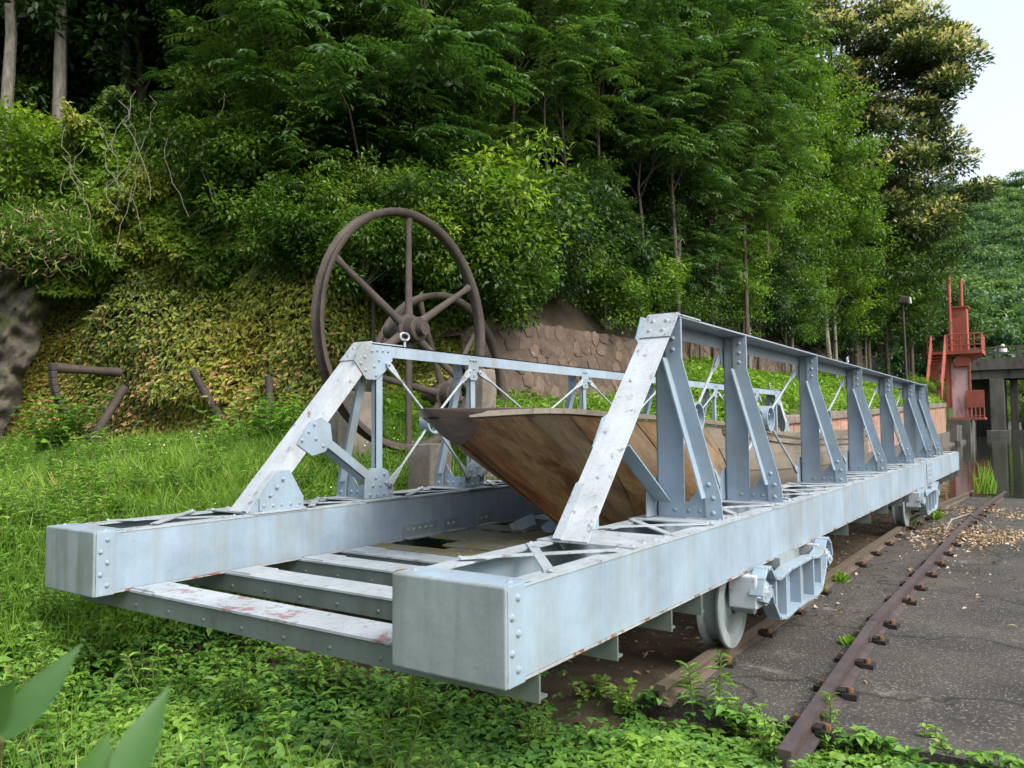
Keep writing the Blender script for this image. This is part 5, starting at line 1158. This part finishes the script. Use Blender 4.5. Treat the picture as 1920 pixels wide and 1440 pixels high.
# creepers hanging in a continuous curtain above the ivy
n = 62000; px = g.uniform(40, 640, n); py = 165 + 385 * g.random(n); topy = 215 + 70 * np.sin(px * .013 + .6) + 40 * np.sin(px * .041) + .0 * px
top2 = np.where(px < 120, 330, np.where(px > 460, 300 + (px - 460) * .5, 190)) + 28 * np.sin(px * .05); k_ = py > top2; px, py = px[k_], py[k_]; n = len(px)
q3 = np.stack([px * .012, py * .012, 0 * px], -1); bulge = .75 * lownoise(q3, 1.0, 4) + .38 * lownoise(q3, 2.7, 9) + .18 * lownoise(q3, 6.5, 1)
dep = 15.35 + np.clip((480 - py) / 320, 0, 1) * 1.1 - np.clip(bulge, -.6, .9) + .55 * g.random(n) ** 1.6
r3 = np.stack([(px - CX) / FPX, (py - CY) / FPX, np.ones(n)], -1) @ RM.T; P = CAM + r3 * dep[:, None]
D = unit(np.stack([g.normal(-.35, .5, n), g.normal(-.35, .5, n), g.normal(-.35, .45, n)], -1)); Nn = np.array([-.5, -.5, .8]) + g.normal(0, .4, (n, 3)); Ls = g.uniform(.09, .18, n)
tn = np.clip(.48 + .30 * lownoise(q3, 2.0, 3) + .22 * bulge + g.normal(0, .13, n), 0, 1); gm = (lownoise(q3, 1.5, 13) + .35 * g.normal(size=n)) > -.05
tag(link('green_creepers', np_mesh('green_creepers', *leaves(P[gm], D[gm], Nn[gm], Ls[gm], Ls[gm] * .5, tn[gm])), 'fol_lime'), 'bright green creepers hanging in a curtain above the ivy slope', 'creepers', kind='stuff')
gm = ~gm
tag(link('yellow_creepers', np_mesh('yellow_creepers', *leaves(P[gm], D[gm], Nn[gm], Ls[gm] * .9, Ls[gm] * .4, np.clip(tn[gm], 0, .80))), 'ivy'), 'yellow-green creepers mixed into the curtain above the ivy slope', 'creepers', kind='stuff')
# bare trunks in the dark wood at the upper left
for px_, dep, sc, v_ in ((108, 19, 1.0, 0), (238, 20, .85, 1), (8, 18.5, .9, 1), (365, 21, 1.0, 0), (568, 19.5, .7, 1), (1100, 25, .6, 0), (640, 24, .9, 0), (160, 25, 1.0, 0), (480, 26, 1.0, 1), (760, 27, 1.1, 0), (880, 27, 1.0, 1), (300, 27, 1.1, 1)):
    p = at(px_, 330, dep); plant('tall', (p[0], p[1], p[2] - 1.0), sc, var=v_)
# the chinquapin in flower against the sky
def lobe_tree():
    g = np.random.default_rng(77); root = tag(empty('chinquapin_tree', tuple(at(1620, 560, 47))), 'big old evergreen with cream flower tufts leaning out against the white sky', 'tree')
    lob = [(1470, 30, 46), (1500, 85, 44), (1555, 55, 45), (1610, 28, 46), (1665, 15, 47), (1625, 75, 46), (1680, 60, 45), (1735, 100, 44), (1785, 75, 46), (1800, 115, 44), (1760, 60, 46), (1560, 140, 45), (1510, 165, 44), (1460, 110, 44), (1640, 140, 46), (1690, 120, 46), (1740, 130, 45), (1600, 175, 46), (1550, 215, 45), (1700, 165, 47), (1660, 205, 46), (1610, 240, 46), (1760, 165, 44),
           (1725, 200, 44), (1690, 245, 44), (1740, 245, 45), (1650, 290, 45), (1600, 310, 46), (1705, 290, 44), (1750, 215, 45), (1745, 300, 46), (1560, 300, 45), (1690, 350, 45), (1640, 350, 46), (1735, 340, 46), (1770, 395, 46), (1745, 415, 46), (1680, 400, 46), (1620, 400, 46), (1660, 380, 44), (1700, 440, 46), (1590, 360, 46), (1640, 460, 46), (1540, 20, 46), (1590, -30, 47), (1500, -30, 47), (1650, -40, 47), (1450, -10, 46)]
    C = np.array([at(*l) for l in lob]); n = len(C); per = 620; C = np.concatenate([C, C[g.integers(0, n, 50)] + g.normal(0, .8, (50, 3))]); n = len(C)
    tb = MB(); b0 = at(1600, 640, 48); t0 = at(1590, 330, 48); t1 = at(1560, 170, 47.5)
    tb.tube([tuple(b0 - [0, 0, 4]), tuple(b0), tuple((b0 + t0) / 2 + [.3, .2, 0]), tuple(t0), tuple(t1)], [.55, .5, .42, .34, .2], 10)
    for c in C[:48]:
        f = rnd.uniform(.35, 1.0); s0 = t0 * (1 - f) + t1 * f if c[2] > t0[2] else b0 * (1 - f * .5 - .3) + t0 * (f * .5 + .3)
        m_ = (s0 + c) / 2 + [0, 0, .5]; tb.tube([tuple(s0), tuple(m_), tuple(c)], [.14, .085, .03], 6)
    tb.build('trunk', 'bark_dark', root, smooth=True)
    ci = np.repeat(np.arange(n), per); N = len(ci); off = unit(g.normal(size=(N, 3))) * (g.random(N) ** .5)[:, None]; off[:, 2] *= .62; sc = g.uniform(.9, 1.6, n)[ci]
    P = C[ci] + off * sc[:, None]; topm = (off[:, 2] > .05); cf = np.clip(.40 + .55 * g.random(n), 0, 1)[ci] * np.where(C[ci, 2] > at(1700, 210, 46)[2], 1.0, .65)
    tint = np.where(topm & (g.random(N) < cf), g.uniform(.68, 1.0, N), np.clip(.30 + .25 * off[:, 2] + g.normal(0, .12, N), 0, .6))
    Ls = g.uniform(.20, .40, N); D = unit(off + g.normal(0, .4, (N, 3)) + [0, 0, .15])
    link('crown', np_mesh('crown', *leaves(P, D, np.array([0, 0, 1.]) + off + g.normal(0, .4, (N, 3)), Ls, Ls * .45, tint)), 'fol_chin', root)
lobe_tree()
# distant hill
fx = np.linspace(1560, 2500, 40); FV = []
def ridge(px_): return float(np.interp(px_, [1500, 1700, 1750, 1800, 1860, 1920, 2200, 2500], [420, 335, 330, 350, 345, 338, 300, 380]))
for a_ in fx:
    for f in np.linspace(0, 1.0, 14): FV.append(at(a_, 700 + (ridge(a_) + 75 - 700) * f, 88 + 132 * f))
ii = np.arange(40 * 14).reshape(40, 14)
tag(link('distant_hill', np_mesh('distant_hill', np.array(FV), np.stack([ii[:-1, :-1], ii[1:, :-1], ii[1:, 1:], ii[:-1, 1:]], -1).reshape(-1, 4)), 'hill', smooth=True), kind='structure')
for k in range(150):
    f = (k + .5) / 150; px_ = rnd.uniform(1690, 2080); py_ = 668 + (ridge(px_) + 20 - 668) * f + rnd.uniform(-8, 8); dep = 84 + 128 * f
    plant_px('farc', px_, py_ , dep, rnd.uniform(.6, 1.15))
# bushes by the gate
for px_, py_, dep, sc in ((1735, 728, 53, .75), (1718, 728, 50, .7), (1782, 742, 57, .7), (1700, 732, 46, .6)):
    plant_px('shrub', px_, py_, dep, sc, label='bright leafy bush on the quay at the foot of the gate stairs', group='bushes by the gate', var=1)
for px_, py_, dep, sc in ((1872, 770, 68, .8), (1915, 770, 75, 1.3), (1905, 720, 78, 1.6)): plant_px('shrub', px_, py_, dep, sc, label='green bush growing at the water under the bridge', group='bushes under the bridge', var=1)

# ---- single plants
def leafy_stalks(name, label, base, n, H, spread, leafL, mat='cover', whorl=5, group=None, wid=.62, tint=.6, cat='plant', lay=7):
    root = tag(empty(name, tuple(base)), label, cat, group); sm = MB(); parts = []
    for k in range(n):
        h = H * rnd.uniform(.7, 1.1); top_ = V3(base[0] + rnd.gauss(0, spread), base[1] + rnd.gauss(0, spread), base[2] + h); b0 = V3(base[0] + rnd.gauss(0, spread * .4), base[1] + rnd.gauss(0, spread * .4), base[2] - .05)
        mid = (b0 + top_) / 2 + V3(0, 0, .06 * h); sm.tube([b0, mid, top_], [.006, .005, .003], 5)
        L_ = lay; 
        for j in range(L_):
            f = .35 + .65 * j / (L_ - 1); p = b0.lerp(mid, f * 2) if f < .5 else mid.lerp(top_, f * 2 - 1); m_ = whorl; az = g.uniform(0, 6.28, m_)
            D = np.stack([np.cos(az), np.sin(az), np.full(m_, .15 + .75 * max(0, f - .6))], -1) + g.normal(0, .12, (m_, 3)); Ls = leafL * g.uniform(.7, 1.15, m_) * (1.1 - .45 * f)
            parts.append(leaves(np.tile(np.array(p), (m_, 1)), D, np.array([0, 0, 1.]) + g.normal(0, .25, (m_, 3)), Ls, Ls * wid, np.clip(tint + g.normal(0, .12, m_), 0, 1), LEAF8))
    sm.build('stem', 'stem', root); link('foliage', np_mesh('foliage', *join(parts)), mat, root); return root
def gp_(px_, py_, z):
    r3 = RM @ np.array([px_ - CX, py_ - CY, FPX]); return CAM + r3 * ((z - CAM[2]) / r3[2])
for k, (px_, py_) in enumerate(((1296, 1345), (1350, 1352))): leafy_stalks('upright_weed', 'upright narrow-leaved weed %s' % ('by the near rail, leaning over it' if k == 0 else 'on the slab edge between the two rails'), gp_(px_, py_, -.2), 1, .40, .02, .13, whorl=6, wid=.17, tint=.62, lay=7, cat='weed')
leafy_stalks('upright_weed', 'small narrow-leaved weed at the open end of the dark rail', gp_(1558, 1400, -.25), 1, .30, .02, .10, whorl=5, wid=.2, tint=.7, cat='weed')
leafy_stalks('upright_weed', 'narrow-leaved weed standing among the foreground ground cover', gp_(505, 1420, -.15), 3, .26, .05, .12, whorl=5, wid=.2, tint=.6, cat='weed')
for k, (px_, py_) in enumerate(((1470, 1432), (1540, 1440), (1640, 1445), (1395, 1395), (1260, 1345), (1120, 1330), (1180, 1345), (1760, 1450))):
    leafy_stalks('leafy_weed', 'low leafy weed growing up beside the slab edge and rail ends', gp_(px_, py_, -.27), 6, .21, .08, .07, whorl=4, wid=.62, tint=.78, cat='weed', lay=5, group='weeds along the slab edge')
WP = [leafy_stalks('leafy_weed', 'x', (0, 0, 0), nn_, H_, sp_, lf_, whorl=4, wid=wd_, tint=tn_, cat='weed', lay=6) for nn_, H_, sp_, lf_, wd_, tn_ in ((9, .34, .12, .09, .6, .62), (7, .45, .10, .10, .30, .75), (10, .26, .14, .075, .75, .5), (5, .48, .07, .11, .22, .68))]
first = [True] * 4
def weed(P_, k, label, group, sc_=1.0):
    o = WP[k] if first[k] else copy_tree(WP[k]); first[k] = False
    o.location = tuple(float(q_) for q_ in P_); o.rotation_euler = (0, 0, rnd.uniform(0, 6.28)); s_ = rnd.uniform(.75, 1.3) * sc_; o.scale = (s_, s_, s_); tag(o, label, 'weed', group)
Pw, d = ground_sample(g, -60, 760, 4.6, 13, 260); Pw = Pw[(Pw[:, 1] > 5.8) & ~behind_hill(Pw)][:95]
for p in Pw: kk = rnd.randrange(4); weed(p, kk, ('leafy', 'tall narrow-leaved', 'low round-leaved', 'spindly')[kk] + ' weed standing in the long grass left of the carriage', 'weeds in the long grass')
Pw, d = ground_sample(g, -80, 1500, 2.6, 5.6, 400); Pw = Pw[(Pw[:, 0] < np.where(Pw[:, 1] < 2.1, 4.4, 3.9)) & (Pw[:, 1] < 6.2)]; Pw = Pw[~((Pw[:, 0] > 2.5) & (Pw[:, 1] > 1.8) & (Pw[:, 1] < 5.7) & (g.random(len(Pw)) < .6))][:110]
for p in Pw: kk = rnd.choice((0, 0, 1, 2, 2, 3)); weed(p + [0, 0, -.02], kk, ('leafy', 'tall narrow-leaved', 'low round-leaved', 'spindly')[kk] + ' weed rising from the ground cover in front of the carriage', 'weeds in the ground cover', .85 if p[1] > 2.6 else .55)
p = at(95, 815, 13.2); leafy_stalks('broadleaf_clump', 'clump of large heart-shaped leaves in front of the buried pulley wheel', (p[0], p[1], float(bank(p[0:1], p[1:2])[0])), 26, 1.05, .42, .20, whorl=4, wid=.75, tint=.62, lay=6)
p = at(490, 830, 11.8); leafy_stalks('broadleaf_clump', 'clump of bright broad leaves between ivy slope and tall wheel', (p[0], p[1], float(bank(p[0:1], p[1:2])[0])), 30, .75, .5, .17, whorl=4, wid=.62, tint=.72, lay=6)
p = at(660, 905, 9.0); leafy_stalks('broadleaf_clump', 'low broad-leaved weeds behind the far truss end', (p[0], p[1], float(bank(p[0:1], p[1:2])[0])), 14, .4, .4, .12, whorl=4, wid=.55, tint=.7, lay=5)
for k, (px_, py_, H) in enumerate(((1573, 1092, .13), (1522, 1118, .16), (1590, 1210, .08), (1708, 985, .10), (1752, 975, .2), (1835, 902, .10))):
    P = np.repeat(gp_(px_, py_, -.12)[None], 90, 0) + g.normal(0, .03, (90, 3)) * [1, 1, 0]
    D = np.stack([g.normal(0, .6, 90), g.normal(0, .6, 90), np.ones(90)], -1)
    o = link('fern_tuft', np_mesh('fern_tuft', *leaves(P, D, rdir(g, 90), H * g.uniform(.6, 1.2, 90), .022 * np.ones(90), np.clip(g.normal(.85, .1, 90), 0, 1))), 'cover')
    tag(o, 'small bright fern tuft growing in a crack of the concrete slab', 'fern', 'fern tufts along the rails')
P = np.repeat(gp_(1848, 925, -.35)[None], 70, 0) + g.normal(0, .13, (70, 3)) * [1, 1, 0]
tag(link('water_reeds', np_mesh('water_reeds', *blades(P, .62, .2, .03, np.clip(g.normal(.7, .15, 70), 0, .9), .18)), 'grass'), 'tuft of tall green reeds at the water edge between the rails', 'reeds')
# big leaves close to the lens in the lower left corner
def near_leaf(L_, name, label, base_px):
    root = tag(empty(name, tuple(at(*base_px))), label, 'plant'); parts = []; sm = MB()
    for (a_, b2, wd, tn, roll) in L_:
        A, B = at(*a_), at(*b2); m_ = 14; ln = np.linalg.norm(B - A); D = (B - A) / ln; vw = unit((A + B) / 2 - CAM); S = unit(np.cross(D, vw)); S = unit(S + vw * roll); U = np.cross(D, S); V = []; 
        for i in range(m_ + 1):
            f = i / m_; w_ = wd * math.sin(math.pi * min(1, f * .94 + .03) ** .8) ** 1.1 * (1 - .3 * f); c_ = A + D * ln * f - U * .10 * ln * f * f
            V += [c_ - S * w_ + U * w_ * .35, c_, c_ + S * w_ + U * w_ * .35]
        T = []
        for i in range(m_):
            for j in (0, 1): q_ = i * 3 + j; T += [(q_, q_ + 1, q_ + 4), (q_, q_ + 4, q_ + 3)]
        parts.append((np.array(V), np.array(T), np.full(len(V), tn) + g.normal(0, .02, len(V))))
    for k, (v, t_, c_) in enumerate(parts): link('leaf', np_mesh('leaf', v, t_, np.clip(c_, 0, 1)), 'cover', root, smooth=True)
    for (a_, b2) in ((base_px, L_[0][0]), (base_px, L_[1][0])): sm.tube([tuple(at(*a_)), tuple(at(*b2))], [.004, .003], 6)
    sm.build('stem', 'stem', root)
near_leaf([((5, 1385, .80), (148, 1208, .84), .020, .14, .2), ((-60, 1370, .80), (25, 1285, .78), .026, .22, -.3)], 'close_up_plant', 'blurred large-leaved plant at the frame corner beside the grass, reddish stem', (-10, 1460, .82))
near_leaf([((215, 1500, .75), (312, 1285, .80), .022, .20, .3), ((150, 1510, .75), (205, 1375, .77), .020, .24, -.2)], 'close_up_plant', 'blurred pair of pointed leaves rising before the ground cover', (190, 1530, .76))
# hanging vines over the left thicket
vn = tag(empty('hanging_vine', tuple(at(190, 330, 15.0))), 'tangle of pale bare vine stems hanging over the thicket above the ivy', 'vine')
for k in range(18):
    x0, y0 = rnd.uniform(120, 420), rnd.uniform(160, 330); L_ = rnd.uniform(60, 190); dp = 14.7 + rnd.uniform(-.2, .4); pts = []
    for i in range(9): f = i / 8; pts.append(tuple(at(x0 + 22 * math.sin(3.3 * f + k) + rnd.uniform(-3, 3) + (1 - f) * rnd.uniform(-8, 8), y0 + L_ * f, dp)))
    q = MB(); q.tube(pts, .006, 5); q.build('vine_stem', 'vine', vn)

# ------------------------------------------------------------------ rivets: the 300 that show largest as parts, the rest joined per owner
q = MB(); q.lathe([(0, .72), (.42, .62), (.78, .36), (1.0, 0.0)], (0, 0, 0), 'Z', 10)
RVM = {}
def rv_mesh(mat):
    if mat not in RVM:
        me = q.mesh('rivet'); me.materials.append(M[mat]); me.polygons.foreach_set('use_smooth', [True] * len(me.polygons)); RVM[mat] = me
    return RVM[mat]
Cv = Vector(CAM)
RIV.sort(key=lambda r: -(r[2] / (r[0] - Cv).length) * (1.0 if (Cv - r[0]).dot(r[1]) > 0 else .1))
for p, n, r, par, mat in RIV[:300]:
    o = link('rivet', rv_mesh(mat), None, par); o.matrix_basis = Matrix.Translation(p) @ n.to_track_quat('Z', 'Y').to_matrix().to_4x4() @ Matrix.Diagonal((r, r, r, 1))
bag = {}
for p, n, r, par, mat in RIV[300:]: bag.setdefault((par.name, mat), []).append((p, n, r))
for (pn, mat), L in bag.items():
    g = MB()
    for p, n, r in L:
        R3 = n.to_track_quat('Z', 'Y').to_matrix(); g.add([p + R3 @ (Vector(v) * r) for v in q.v], q.f)
    tag(g.build('rivet_heads', mat, bpy.data.objects[pn], smooth=True), kind='stuff')

# ------------------------------------------------------------------ turn everything into the level frame
for o in SC.objects:
    if o.parent is None and o.type not in ('CAMERA', 'LIGHT'):
        o.matrix_basis = TILT @ o.matrix_basis
